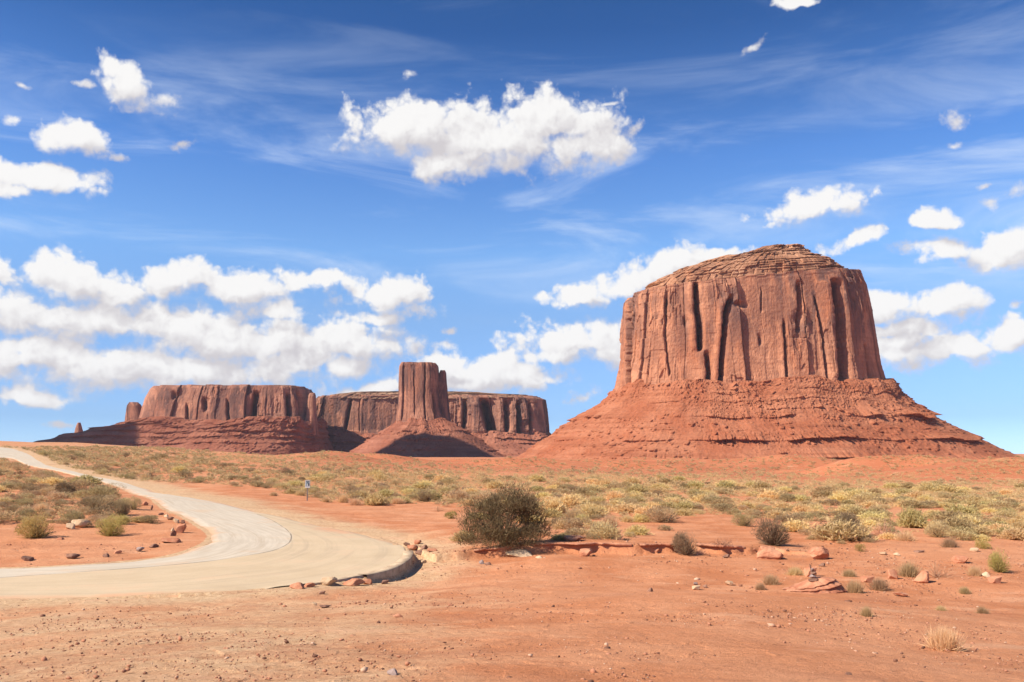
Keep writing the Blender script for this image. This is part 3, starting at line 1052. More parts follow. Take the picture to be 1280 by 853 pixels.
        # fans of debris climb the foot of the wall unevenly
        ZZ = ZZ + (hrel ** 1.5) * 17 * u * (fbm2(SS / (75 * u), SS * 0, 3, seed + 90) + 0.1)
        d = d * amp + led
    X = X + NX * d
    Y = Y + NY * d
    if mode == 'cliff':
        rb = cols(SS / (24 * u), ZZ * 0 + 0.3, seed + 95)[0]
        ZZ = ZZ + np.where(hr0 > 0.9, (hr0 - 0.9) * 10, 0) * 5.0 * u * (rb - 0.6)
    ZZ = ZZ + ZT
    V = np.stack([X, Y, ZZ], -1).reshape(-1, 3)
    Fq = grid_faces(nz, nth, True)
    # close the top with a fan-like cap ring pulled to the centre
    ctr_i = len(V)
    topc = V[(nz - 1) * nth:].mean(0)
    rings = []
    for k in (0.66, 0.33, 0.02):
        ring = topc + (V[(nz - 1) * nth:nz * nth] - topc) * k
        ring[:, 2] = topc[2] + (V[(nz - 1) * nth:nz * nth, 2] - topc[2]) * k + (1 - k) * 2.0 * u + 1.5 * u * fbm2(ring[:, 0] / (12 * u), ring[:, 1] / (12 * u), 2, seed + 77)
        rings.append(ring)
    V = np.vstack([V] + rings)
    base = (nz - 1) * nth
    F2 = grid_faces(4, nth, True)
    Fq = np.vstack([Fq, F2 + base])
    cr = np.r_[crack.ravel(), np.zeros(3 * nth)]
    org = np.array([(xl[0] + xr[0]) / 2, D, zs[0]]) if parent is None else np.array(parent.location)
    o = mesh_np(name, V - org, Fq, mat, parent, False, {'crack': cr})
    if parent is None:
        o.location = org
    return o


# the big butte on the right
DB = 2200.0
g0 = at_depth(945, 574, DB)
butte = empty("rock_butte", (g0[0], DB, -10.0))
tag(butte, "huge red sandstone butte with sheer fluted walls and a wide rubble skirt", "butte")
rock_body("cliff", [(361, 785, 1064, 180, 3.4), (375, 783, 1072, 182, 3.4), (400, 781, 1079, 186, 3.3), (430, 778, 1085, 190, 3.2), (460, 774, 1091, 196, 3.1), (485, 769, 1098, 204, 3.0), (500, 766, 1102, 210, 3.0)],
          DB, M_CLIFF, butte, nth=1500, dz=1.4, seed=11,
          cracks=[([(868, 352), (869, 385), (872, 410), (873, 438)], 3.6, 34), ([(912, 370), (905, 390), (903, 420), (900, 450), (899, 488)], 3.2, 30),
                  ([(919, 378), (921, 384)], 9, 16),
                  ([(789, 366), (788, 400), (787, 440), (785, 482)], 2.4, 22), ([(1040, 350), (1046, 385), (1049, 430), (1051, 480)], 6.0, 42),
                  ([(882, 440), (884, 465), (884, 490)], 3.6, 22), ([(979, 400), (981, 440), (983, 485)], 2.0, 14), ([(996, 352), (998, 380), (996, 415)], 3.6, 16),
                  ([(855, 396), (856, 408)], 4.0, 9), ([(1018, 370), (1028, 420), (1034, 480)], 2.0, 10), ([(832, 370), (830, 420), (836, 470)], 1.6, 8), ([(948, 418), (950, 432)], 3, 8),
                  ([(772, 462), (771, 488)], 2.0, 12), ([(951, 360), (951, 390)], 1.2, 6), ([(1083, 430), (1090, 480)], 2, 8)], tilt=29)
rock_body("cap_rock", [(308.5, 960, 992, 22, 2.8), (311, 946, 1001, 38, 2.8), (317, 934, 1003, 50, 2.8), (320, 918, 1003, 62, 2.7), (323.5, 892, 1007, 84, 2.8), (330, 866, 1014, 106, 2.9), (338, 840, 1025, 132, 3.0), (345, 820, 1033, 150, 3.2), (352, 806, 1039, 162, 3.4), (361, 795, 1045, 168, 3.4), (364, 795, 1046, 168, 3.4)],
          DB, M_CAP, butte, nth=1300, dz=0.9, mode='cap', seed=17, amp=0.8, tilt=29)
rock_body("talus_slope", [(484, 771, 1101, 212, 3.0), (490, 766, 1106, 220, 3.0), (500, 756, 1114, 236, 2.7), (515, 735, 1134, 262, 2.5), (527, 714, 1156, 288, 2.4), (532, 705, 1164, 298, 2.3), (545, 690, 1192, 330, 2.2), (555, 675, 1214, 354, 2.2), (560, 668, 1221, 366, 2.2), (572, 648, 1247, 402, 2.1), (582, 622, 1270, 440, 2.1), (592, 592, 1298, 480, 2.1)],
          DB, M_TALUS, butte, nth=1700, dz=1.3, mode='talus', seed=23,
          ledges=[(526, 17, 9, 0.22, [(1058, 1180, 1.0), (690, 772, 0.7), (842, 1000, 0.4)]), (519, 3, 3, 0.55), (508, 3, 3, 0.55), (552, 16, 9, 0.18, [(860, 1225, 0.95), (690, 860, 0.4)]),
                  (541, 2.5, 3, 0.6), (573, 18, 10, 0.20, [(975, 1290, 1.0), (740, 900, 0.35)]), (563, 3, 3, 0.55), (535, 2.5, 3, 0.55), (498, 3, 3, 0.45)])

# the mitten in the middle
DM = 3000.0
mit = empty("rock_butte", (at_depth(528, 570, DM)[0], DM, -10.0))
tag(mit, "narrow red butte tower with a thin side pinnacle on a cone of rubble", "butte")
rock_body("cliff", [(454.5, 503, 544, 44, 3.6), (457, 502, 546, 46, 3.4), (475, 501, 548, 50, 3.2), (490, 500, 548, 52, 2.8), (510, 499, 551, 56, 2.8), (524, 497, 556, 60, 2.8), (532, 495, 560, 62, 2.8)], DM, M_CLIFF2, mit, nth=500, dz=1.8, seed=31, amp=0.7, unit=0.9,
          cracks=[([(531, 454), (530, 500), (531, 526)], 1.3, 10), ([(517, 462), (518, 520)], 1.0, 6), ([(541, 490), (543, 526)], 1.2, 7)])
rock_body("pinnacle", [(463, 550, 556, 9, 2.8), (466, 548.5, 557.5, 12, 2.8), (476, 547, 558, 14, 2.8), (482, 541, 558.5, 18, 2.8), (500, 538, 560, 24, 2.6), (515, 541, 561.5, 30, 2.6), (532, 538, 564, 36, 2.6)], DM, M_CLIFF2, mit, nth=180, dz=2.0, seed=33, amp=0.25, unit=0.6, yoff=14)
rock_body("talus_slope", [(526, 497, 560, 66, 2.6), (530, 493, 566, 76, 2.5), (540, 477, 585, 120, 2.3), (543, 474, 588, 128, 2.3), (550, 462, 600, 165, 2.2), (553, 458, 604, 176, 2.2), (562, 446, 616, 220, 2.1), (572, 428, 634, 275, 2.1), (580, 405, 655, 330, 2.1)], DM, M_TALUS2, mit, nth=900, dz=1.8, mode='talus', seed=37, unit=1.0,
          ledges=[(541, 8, 6, 0.4), (534, 5, 4, 0.5), (552, 8, 5, 0.35), (564, 9, 6, 0.3), (547, 4, 3, 0.5)])

# the long mesa on the left
DS = 3300.0
mesa = empty("rock_mesa", (at_depth(295, 566, DS)[0], DS, -10.0))
tag(mesa, "long flat topped red mesa with a stepped toe trailing off, above the dirt road", "mesa")
rock_body("cliff", [(485.5, 201, 384, 158, 4.4), (489, 198, 386, 161, 4.3), (500, 192, 388, 168, 4.2), (515, 188, 389, 176, 4.2), (530, 184, 392, 185, 4.2), (542, 178, 398, 192, 4.2)], DS, M_CLIFF2, mesa, nth=1100, dz=2.0, seed=43, amp=1.15, unit=1.15,
          cracks=[([(318, 490), (316, 510), (312, 535)], 4.0, 30), ([(358, 492), (360, 534)], 2.6, 26), ([(372, 492), (374, 536)], 3.0, 30), ([(254, 497), (256, 515)], 4, 16), ([(217, 490), (218, 500)], 4, 14), ([(284, 500), (286, 532)], 2, 14), ([(233, 505), (234, 530)], 1.8, 12)])
rock_body("cap_rock", [(483, 330, 372, 60, 3), (485, 262, 374, 110, 3.4), (486.5, 208, 376, 140, 3.8), (489, 201, 380, 152, 4.0)], DS, M_CAP2, mesa, nth=500, dz=0.9, mode='cap', seed=47, amp=0.5)
rock_body("pinnacle", [(494, 395, 401, 10, 2.6), (497, 394, 402, 13, 2.6), (515, 392, 402.5, 18, 2.6), (530, 390, 403.5, 24, 2.6), (545, 388, 405, 30, 2.6)], DS, M_CLIFF2, mesa, nth=200, dz=2.0, seed=49, amp=0.45, unit=0.7, yoff=-100)
rock_body("pinnacle", [(504, 168, 178, 12, 2.3), (508, 165.5, 181, 18, 2.4), (515, 164.5, 183, 22, 2.4), (524, 164, 186, 26, 2.4), (534, 163, 188, 30, 2.4)], DS, M_CLIFF2, mesa, nth=240, dz=2.0, seed=51, amp=0.5, unit=0.7, yoff=-40)
rock_body("pinnacle", [(505.5, 189, 193, 8, 2.3), (509, 187, 195, 12, 2.4), (520, 184, 197, 18, 2.4), (534, 180, 200, 26, 2.4)], DS, M_CLIFF2, mesa, nth=160, dz=2.0, seed=53, amp=0.4, unit=0.6, yoff=-60)
rock_body("pinnacle", [(529.5, 107, 110, 8, 2.3), (533, 105.5, 111, 12, 2.4), (546, 102, 114, 20, 2.4)], DS, M_CLIFF2, mesa, nth=120, dz=2.0, seed=55, amp=0.3, unit=0.6, yoff=-60)
rock_body("talus_slope", [(526, 172, 399, 205, 4.0), (530, 160, 401, 214, 3.8), (533, 148, 402, 222, 3.6), (534.5, 128, 402, 228, 3.5), (539, 120, 403, 236, 3.4), (541, 112, 404, 242, 3.3), (542, 92, 404, 246, 3.2), (548, 84, 405, 262, 3.1), (551, 62, 406, 272, 3.0), (556, 52, 409, 290, 3.0), (566, 30, 413, 330, 2.8), (576, 0, 420, 380, 2.6)], DS, M_TALUS2, mesa, nth=1300, dz=1.6, mode='talus', seed=59, amp=0.8, unit=1.1,
          ledges=[(531, 7, 5, 0.3), (536, 8, 5, 0.3), (542, 9, 6, 0.3), (548, 8, 5, 0.3), (555, 8, 5, 0.35)])

# the mesa behind the mitten
DR = 3640.0
mesa2 = empty("rock_mesa", (at_depth(560, 566, DR)[0], DR, -10.0))
tag(mesa2, "long hazy flat topped mesa standing behind the narrow butte tower", "mesa")
rock_body("cliff", [(497, 402, 672, 130, 5.0), (500, 400, 675, 134, 5.0), (515, 398, 678, 140, 5.0), (530, 396, 680, 146, 4.8), (546, 394, 682, 152, 4.6)], DR, M_CLIFF2, mesa2, nth=1100, dz=2.4, seed=61, amp=1.5, unit=1.4,
          cracks=[([(602, 500), (606, 520), (612, 545)], 6, 60), ([(646, 502), (647, 542)], 2.5, 30), ([(580, 500), (578, 540)], 2.5, 20), ([(660, 502), (662, 542)], 2, 18), ([(630, 500), (632, 540)], 3, 24), ([(436, 500), (430, 540)], 2, 14)])
rock_body("cap_rock", [(491, 440, 600, 80, 3.4), (493, 424, 618, 105, 4), (495, 412, 662, 118, 4.4), (498, 406, 666, 125, 4.6), (501, 402, 671, 130, 5)], DR, M_CAP2, mesa2, nth=700, dz=1.0, mode='cap', seed=67, amp=0.8, unit=1.2)
rock_body("talus_slope", [(541, 394, 683, 156, 4.4), (546, 390, 687, 175, 4.0), (552, 384, 697, 205, 3.6), (558, 376, 710, 240, 3.2), (566, 360, 730, 290, 3.0), (574, 340, 760, 340, 2.8)], DR, M_TALUS2, mesa2, nth=900, dz=2.0, mode='talus', seed=71, unit=1.3,
          ledges=[(548, 9, 5, 0.4), (554, 9, 5, 0.4)])

# far spire beside the right shoulder of the big butte
DF = 6500.0
sp = rock_body("rock_spire", [(526, 1178.5, 1182, 10, 2.4), (528, 1177.8, 1182.8, 16, 2.4), (536, 1177, 1183, 22, 2.4), (545, 1170, 1186, 40, 2.4), (575, 1150, 1210, 120, 2.2)], DF, M_CLIFF2, None, nth=120, dz=5, seed=81, amp=0.5, unit=1.0)
tag(sp, "tiny far rock spire peeking over the shoulder of the huge butte", "rock spire")


# ------------------------------------------------------------------ rocks
def rock_mesh(name, seed, sub=4, flat=1.0, cuts=13, rough=0.075, depth=(0.42, 0.80)):
    import bmesh
    rg = np.random.default_rng(seed)
    bm = bmesh.new()
    bmesh.ops.create_icosphere(bm, subdivisions=sub, radius=1.0)
    V = np.array([v.co[:] for v in bm.verts])
    for _ in range(cuts):
        n = rg.normal(size=3)
        n /= np.linalg.norm(n)
        dd = rg.uniform(*depth)
        over = np.maximum(V @ n - dd, 0)
        V = V - over[:, None] * n * 0.93
    nrm = V / (np.linalg.norm(V, axis=1)[:, None] + 1e-9)
    V = V + nrm * (rough * fbm3(V[:, 0] * 2.2 + seed, V[:, 1] * 2.2, V[:, 2] * 2.2, 3, seed))[:, None]
    V = V + nrm * (rough * 0.4 * fbm3(V[:, 0] * 8 + seed, V[:, 1] * 8, V[:, 2] * 8, 2, seed + 5))[:, None]
    V[:, 2] *= flat
    V -= (V.max(0) + V.min(0)) / 2
    V /= (V.max(0) - V.min(0))
    V[:, 2] += 0.30                       # sunk a little into the soil
    for v, c in zip(bm.verts, V):
        v.co = c
    me = bpy.data.meshes.new(name)
    bm.to_mesh(me)
    bm.free()
    return me


ROCKS = [rock_mesh("stone", 100 + i, 3 if i else 4) for i in range(8)]


def place_rock(px, py, w, h, mat, label, name="stone", cat="stone", group=None, mesh=None, depth=0.85, rot=None, seed=0, tilt=0.0, lift=0.0):
    p = spot(px, py)[0]
    k = p[1] / F / math.cos(PITCH)
    me = (mesh or ROCKS[seed % len(ROCKS)]).copy()
    me.materials.clear()
    me.materials.append(mat)
    o = bpy.data.objects.new(name, me)
    COL.objects.link(o)
    o.location = (p[0], p[1] + depth * w * k * 0.4, p[2] + lift)
    o.scale = (w * k, depth * w * k, h * k * 1.15)
    o.rotation_euler = (0, tilt, rot if rot is not None else (seed * 0.9) % 0.6 - 0.3)
    tag(o, label, cat, group)
    return o


G_ISL = "stones edging the inside of the road bend"
for i, (px, py, w, h, mt, lb) in enumerate([
    (31, 702, 16, 7, M_ROCKD, "dark humped stone at the road edge, first of the edging row from the frame side"),
    (88, 699, 16, 7, M_ROCKD, "dark flat ragged stone edging the road, second along the row"),
    (131, 697, 9, 5, M_ROCKD, "small dark stone between the flat ragged one and the upright pair on the road edge"),
    (146, 692, 9, 4, M_ROCK, "low reddish stone lying just behind the small dark one on the bend's edge"),
    (173, 689, 10, 5, M_ROCKG, "grey brown stone with a pointed top edging the inner bend"),
    (190, 685, 12, 5, M_ROCKD, "dark wedge shaped stone next to the long red slab on the inner bend"),
    (210, 679, 24, 6, M_ROCK, "long flat red slab lying at the foot of the small upright stones"),
    (224, 667, 13, 13, M_ROCK, "big upright orange red stone, tallest of the row edging the inner bend"),
    (219, 654, 8, 6, M_ROCKP, "pale round stone just behind the big upright orange stone"),
    (212, 650, 8, 4, M_ROCKD, "dark low stone in the row behind the pale round one"),
    (207, 647, 6, 4, M_ROCKP, "small pale stone farther along the row past the dark low one"),
    (200, 644, 7, 3, M_ROCKD, "tiny dark stone next to the thin standing splinter"),
    (189, 638, 3, 7, M_ROCKD, "thin dark splinter of rock standing on end at the road edge"),
    (179, 632, 9, 5, M_ROCK, "reddish stone at the far end of the edging row beside the shrubs"),
    (228, 655, 5, 5, M_ROCKD, "small dark stone leaning behind the big upright orange one"),
]):
    place_rock(px, py, w, h, mt, lb, group=G_ISL, seed=i)
# a little stack at the bend: two stones
place_rock(215, 671, 8, 8, M_ROCKD, "dark lower stone of the two stone stack on the inner bend", group=G_ISL, seed=3)
o = place_rock(214.5, 671, 4.5, 5, M_ROCKP, "pale little stone topping the two stone stack on the inner bend", group=G_ISL, seed=5, lift=0.26)

G_KERB = "rocks heaped along the concrete lip"
for i, (px, py, w, h, mt, lb) in enumerate([
    (370, 737, 20, 8, M_ROCK, "squat reddish rock, first along the near concrete edge of the turnout"),
    (386, 735, 14, 6, M_ROCK, "flat rock second along the near concrete edge, close beside the squat one"),
    (408, 732, 21, 10, M_ROCKP, "pale blocky rock, tallest of those against the near concrete edge"),
    (439, 733, 29, 9, M_ROCK, "long flat tan red rock, widest of those against the concrete edge"),
    (459, 731, 11, 7, M_ROCK, "small red rock between the widest flat rock and the kerb corner"),
    (481, 730, 9, 5, M_ROCKD, "dark triangular stone lying in front of the kerb corner"),
    (508, 683, 9, 5, M_ROCKD, "dark rock at the far end of the kerb where the slope begins"),
    (515, 688, 13, 7, M_ROCK, "red rock wedged below the far end of the kerb"),
    (525, 694, 14, 7, M_ROCKD, "dark rock jammed in the gap behind the curved kerb"),
    (529, 705, 8, 5, M_ROCKP, "pale stone at the end of the curved kerb"),
    (521, 681, 10, 6, M_ROCK, "red block uphill of the kerb on the eroded slope"),
    (530, 687, 9, 6, M_ROCKD, "brown block beside the gully just past the kerb"),
    (540, 690, 13, 4, M_ROCK, "thin red plate of rock on the slope past the kerb"),
    (402, 743, 8, 4, M_ROCKD, "small dark stone on the gravel in front of the concrete edge"),
    (392, 757, 7, 4, M_ROCKP, "small pale stone on the gravel, near the low dark flat one"),
    (405, 760, 13, 3, M_ROCKD, "low dark flat stone on the gravel below the concrete edge"),
    (496, 772, 12, 4, M_ROCK, "flat brown stone alone on the bare foreground dirt"),
]):
    place_rock(px, py, w, h, mt, lb, group=G_KERB, seed=i + 2)

G_B = "boulders on the red flat"
bA = rock_mesh("boulder", 301, 4, cuts=14, rough=0.13, depth=(0.60, 0.9))
bB = rock_mesh("boulder", 305, 4, cuts=14, rough=0.13, depth=(0.58, 0.88))
for (px, py, w, h, mt, lb, ms) in [
    (966, 700, 33, 17, M_ROCK, "large smooth orange boulder in front of the dark green bush, wider of the pair", bA),
    (1027, 700, 25, 16, M_ROCK, "smooth orange boulder with its shadow beside it, smaller of the pair on the flat", bB),
    (1157, 729, 20, 15, M_ROCK, "pointed red boulder shaded on one side beside the dry twiggy bush", None),
    (1118, 725, 12, 13, M_ROCK, "upright red rock between the two dry grass clumps", None),
    (1015, 722, 15, 14, M_ROCK, "rounded red rock just behind the layered ledge and its stone stack", None),
    (1204, 704, 19, 9, M_ROCK, "blocky dark red rock by a pale flat stone near the frame edge", None),
    (1247, 730, 15, 10, M_ROCK, "angular red rock below the tall yellow green shrub", None),
    (1087, 728, 16, 8, M_ROCK, "low tan red rock behind the grass tufts near the ledge", None),
    (732, 696, 17, 10, M_ROCK, "square red rock set against the foot of the eroded bank", None),
    (716, 677, 26, 7, M_ROCK, "flat dark red slab on top of the bank beside the big bush's shadow", None),
    (650, 697, 37, 9, M_ROCKP, "broad pale cream slab lying at the foot of the big dark bush", None),
    (97, 660, 22, 11, M_ROCKP, "pale yellow boulder among the shrubs inside the road bend", None),
    (86, 662, 11, 8, M_ROCKP, "small pale rock tucked beside the pale yellow boulder", None),
    (74, 675, 9, 3, M_ROCK, "flat red stone on bare soil in front of the green shrub", None),
    (1234, 722, 9, 7, M_ROCKP, "small cream stone at the foot of the yellow green shrub", None),
    (813, 741, 8, 6, M_ROCKD, "dark little rock on the rim of the foreground hump", None),
    (871, 737, 10, 5, M_ROCKP, "pale little rock on the rim of the foreground hump", None),
    (912, 731, 11, 5, M_ROCKP, "cream stone right of the pale one beyond the foreground hump", None),
    (882, 735, 6, 4, M_ROCKD, "dark pebble sized stone between the pale ones beyond the hump", None),
    (490, 845, 14, 8, M_ROCKG, "grey stone lying alone at the bottom of the foreground dirt", None),
    (1062, 846, 8, 5, M_ROCKD, "small black stone at the bottom edge of the foreground", None),
    (1128, 745, 16, 4, M_ROCK, "thin red flake on the dirt below the dry grass clumps", None),
    (1220, 690, 10, 5, M_ROCKP, "pale flat stone beside the blocky dark red rock", None),
    (1151, 692, 12, 4, M_ROCKD, "thin dark slab stuck in the slope above the flat", None),
    (1105, 694, 9, 4, M_ROCKP, "pale chip on the slope above the dry twiggy bush", None),
    (1122, 695, 8, 4, M_ROCKP, "second pale chip, just past the first on that slope", None),
    (1029, 708, 9, 4, M_ROCKD, "small dark stone in front of the smaller orange boulder", None),
    (909, 697, 10, 4, M_ROCKD, "dark flat stone by the low brown twigs under the slope", None),
    (820, 691, 10, 6, M_ROCK, "red stone fallen from the bank between the square rock and dark shrub", None),
    (674, 699, 9, 4, M_ROCKP, "pale chip next to the broad cream slab", None),
    (602, 706, 7, 6, M_ROCKG, "grey stone on the dirt below the big dark bush", None),
    (610, 707, 9, 4, M_ROCKD, "dark flat stone touching the grey one below the big dark bush", None),
    (870, 731, 5, 3, M_ROCKG, "tiny grey stone just behind the pale one on the hump's rim", None),
    (1000, 600, 0, 0, None, None, None),
]:
    if not w:
        continue
    nm = "boulder" if w >= 15 else "stone"
    place_rock(px, py, w, h, mt, lb, nm, nm, G_B, ms, seed=int(px))

# layered ledge with a stacked cairn on it
def layered_ledge():
    p = spot(1028, 743)[0]
    k = p[1] / F
    root = empty("rock_ledge", tuple(p))
    tag(root, "low ledge of thin red sandstone layers breaking out of the soil, carrying the stone stack", "rock ledge")
    rg = np.random.default_rng(5)
    W, H = 80 * k, 16 * k
    n, m = 300, 46
    a = np.linspace(0, 2 * math.pi, n, endpoint=False)
    V = []
    for j in range(m):
        h = j / (m - 1)
        zz = -0.12 + h * (H + 0.12)
        stp = vn2(np.array([zz / 0.045]), np.array([3.0]), 7)[0] - 0.5
        base = 1.0 - 0.34 * h ** 2.2
        ca, sa = np.cos(a), np.sin(a)
        rx = W / 2 * base * np.where(ca < 0, 1.15 - 0.35 * h, 0.9)
        ry = W * 0.34 * base
        loc = vn2(ca * 1.8 + 5, sa * 1.8 + zz * 0.5, 3)
        nz_ = 1 + 0.26 * stp * (0.1 + 1.5 * loc) + 0.10 * fbm2(ca * 2.2 + 11, sa * 2.2 + zz * 2, 4, 4, 0.6) + 0.05 * fbm2(ca * 9, sa * 9 + zz * 9, 2, 6)
        V.append(np.c_[rx * ca * nz_ + W * 0.02 - W * 0.05 * h, W * 0.34 + ry * sa * nz_, -0.12 + (zz + 0.12) * (0.42 + 0.58 * np.clip((ca + 1.1) / 1.7, 0, 1) ** 1.3) * (1 + 0.12 * fbm2(ca * 3, sa * 3, 2, 8))])
    V.append(np.c_[V[-1][:, 0] * 0 + V[-1][:, 0].mean(), V[-1][:, 1] * 0 + V[-1][:, 1].mean(), V[-1][:, 2] * 0 + H * 1.01])
    lay = mesh_np("rock_layer", np.vstack(V), grid_faces(m + 1, n, True), M_ROCK, root)
    z = H
    return p, k, z


lp, lk, lz = layered_ledge()
cairn_label = ["wide dark bottom stone of the stack on the layered ledge", "grey second stone of the stack on the layered ledge", "third stone of the stack on the layered ledge", "small dark fourth stone near the top of the ledge's stack", "thin stone standing on end atop the ledge's stack"]
zc = lz - 0.10
for i, (w, h, dx) in enumerate([(13, 6, 0), (10, 5, -1), (7.5, 4.5, 0.6), (5, 4, -1), (2.2, 6.5, -3)]):
    me = ROCKS[(i + 1) % 8].copy()
    me.materials.clear()
    me.materials.append(M_ROCKG if i % 2 else M_ROCKD)
    o = bpy.data.objects.new("stone", me)
    COL.objects.link(o)
    o.location = (lp[0] + (-2.5 + dx) * lk, lp[1] + 0.36 * 76 * lk - 0.15, lp[2] + zc - 0.02)
    o.scale = (w * lk, w * lk * 0.9, h * lk * 1.1)
    o.rotation_euler = (0, -0.3 if i == 4 else 0.05 * (i % 3 - 1), i * 1.3)
    tag(o, cairn_label[i], "stone", "stones of the stack on the ledge")
    zc += h * lk * 0.86


# overhanging crust along the bank
def bank_ledge(px0, px1, lbl, seed):
    rg = np.random.default_rng(seed)
    xs0 = np.interp([px0, px1], [b[0] for b in BK], bank_w[:, 0])
    n = 160
    xs = np.linspace(xs0[0], xs0[1], n)
    yb = np.interp(xs, bank_w[:, 0], bank_w[:, 1]) + 0.35 * fbm2(xs / 1.3, xs * 0, 3, 41)
    zb = ground(xs, yb + 0.5)
    tap = np.sin(np.linspace(0, math.pi, n)) ** 0.5
    cv, ce, _ = cells(xs / 0.7, xs * 0 + seed, seed)
    over = (0.04 + 0.30 * vn2(xs * 1.1, xs * 0, seed + 2) ** 2 + 0.10 * fbm2(xs * 4, xs * 0, 3, seed + 1)) * tap
    th = 0.05 + 0.05 * vn2(xs * 1.7, xs * 0, seed + 3)
    V = []
    for (dy, f, dz) in ((0.7, 0, -0.03), (0.30, 0, 0.02), (0.02, 0.0, 0.022), (0, -0.9, 0.012), (0, -1.0, -0.1), (0, -0.97, -0.8), (0, 0.0, -1.0), (0.5, 0, -2.5)):
        zz = zb + (dz if dz > -0.05 else dz * th)
        V.append(np.c_[xs, yb + dy + f * over, zz])
    V = np.stack(V, 1).reshape(-1, 3)
    o = mesh_np("rock_ledge", V, grid_faces(n, 8, True), M_ROCK)
    tag(o, lbl, "rock ledge")


bank_ledge(668, 790, "long thin red crust overhanging the eroded bank beside the square rock", 3)
bank_ledge(800, 858, "short red crust overhanging the bank next to the small dark shrub", 5)
bank_ledge(592, 640, "red crust shelf below the big dark bush", 7)
bank_ledge(868, 930, "broken red crust shelf under the low brown twigs", 9)


# ------------------------------------------------------------------ plants
def blades(P0, Dv, L, W, rg, tip0=0.0, tip1=1.0, tint=None):
    n = len(P0)
    Dv = Dv / (np.linalg.norm(Dv, axis=1)[:, None] + 1e-9)
    rv = rg.normal(size=(n, 3))
    sd = np.cross(Dv, rv)
    sd /= np.linalg.norm(sd, axis=1)[:, None] + 1e-9
    sd *= (np.broadcast_to(W, (n,)) / 2)[:, None]
    T = P0 + Dv * np.broadcast_to(L, (n,))[:, None]
    V = np.stack([P0 - sd, P0 + sd, T], 1).reshape(-1, 3)
    Fc = np.arange(n * 3).reshape(-1, 3)
    tp = np.stack([np.broadcast_to(tip0, (n,)), np.broadcast_to(tip0, (n,)), np.broadcast_to(tip1, (n,))], 1).ravel()
    tn = rg.uniform(0, 1, n) if tint is None else np.broadcast_to(tint, (n,))
    return V, Fc, tp, np.repeat(tn, 3)


def join(parts):
    V, Fc, a, b, k = [], [], [], [], 0
    for (v, f, t, q) in parts:
        V.append(v); Fc.append(f + k); a.append(t); b.append(q)
        k += len(v)
    return np.vstack(V), np.vstack(Fc), np.concatenate(a), np.concatenate(b)


def dome(n, rg, el_lo=0.05):
    az = rg.uniform(0, 2 * math.pi, n)
    se = rg.uniform(el_lo, 1, n)
    ce = np.sqrt(1 - se ** 2)
    return np.stack([ce * np.cos(az), ce * np.sin(az), se], -1)


def lobes(k, rg, spread=0.5):
    c = [(0, 0, 0.0, 0.75)]
    for i in range(k):
        a = rg.uniform(0, 2 * math.pi)
        d = rg.uniform(0.25, spread)
        c.append((d * math.cos(a), d * math.sin(a), rg.uniform(-0.05, 0.25), rg.uniform(0.35, 0.6)))
    return c


def sage_geo(seed, n=1300, leaf=0.13, w=0.05):
    """rounded twiggy shrub: unit radius"""
    rg = np.random.default_rng(seed)
    parts = []
    lb = lobes(5, rg)
    per = n // len(lb)
    for (cx, cy, cz, rad) in lb:
        d = dome(per, rg, -0.1)
        rr = rad * rg.uniform(0.45, 1.0, per) ** 0.5
        clump = vn3(d[:, 0] * 3 + cx * 9 + seed, d[:, 1] * 3, d[:, 2] * 3, seed) > 0.36
        P = np.array([cx, cy, cz + 0.18]) + d * rr[:, None]
        P[:, 2] = np.maximum(P[:, 2], 0.02)
        P = P[clump]
        dd = d[clump] + np.array([0, 0, 0.5]) + rg.normal(0, 0.55, (len(P), 3))
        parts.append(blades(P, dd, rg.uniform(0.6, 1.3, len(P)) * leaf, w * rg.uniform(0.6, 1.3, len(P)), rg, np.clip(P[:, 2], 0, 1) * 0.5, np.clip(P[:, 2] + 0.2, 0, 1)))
    # twigs
    k = max(30, n // 12)
    d = dome(k, rg, 0.1)
    P = np.c_[rg.normal(0, 0.1, (k, 2)), np.zeros(k)]
    parts.append(blades(P, d, rg.uniform(0.55, 0.95, k), 0.03, rg, 0.0, 0.2, 0.9))
    return join(parts)


def rabbit_geo(seed, n=1100):
    """broom-like shrub, upright stems with pale yellow heads"""
    rg = np.random.default_rng(seed)
    parts = []
    k = n // 2
    d = dome(k, rg, 0.12)
    P = np.c_[rg.normal(0, 0.16, (k, 2)), np.zeros(k)]
    L = rg.uniform(0.6, 1.0, k) * (0.82 + 0.3 * vn3(d[:, 0] * 2.5 + seed, d[:, 1] * 2.5, d[:, 2] * 2.5, seed))
    parts.append(blades(P + d * 0.15, d, L, 0.035, rg, 0.0, 0.8))
    T = P + d * L[:, None]
    for _ in range(3):
        dd = d * 0.6 + rg.normal(0, 0.6, (k, 3)) + np.array([0, 0, 0.3])
        parts.append(blades(T - d * rg.uniform(0.05, 0.3, k)[:, None], dd, rg.uniform(0.08, 0.2, k), 0.075, rg, 0.5, 1.0))
    return join(parts)


def grass_geo(seed, n=1000):
    rg = np.random.default_rng(seed)
    az = rg.uniform(0, 2 * math.pi, n)
    lean = np.abs(rg.normal(0, 0.62, n))
    d = np.stack([np.sin(lean) * np.cos(az), np.sin(lean) * np.sin(az), np.cos(lean)], -1)
    P = np.c_[rg.normal(0, 0.22, (n, 2)), np.zeros(n)]
    P[:, :2] += d[:, :2] * 0.15
    return join([blades(P, d, rg.uniform(0.35, 1.0, n), 0.034, rg, 0.1, 1.0)])


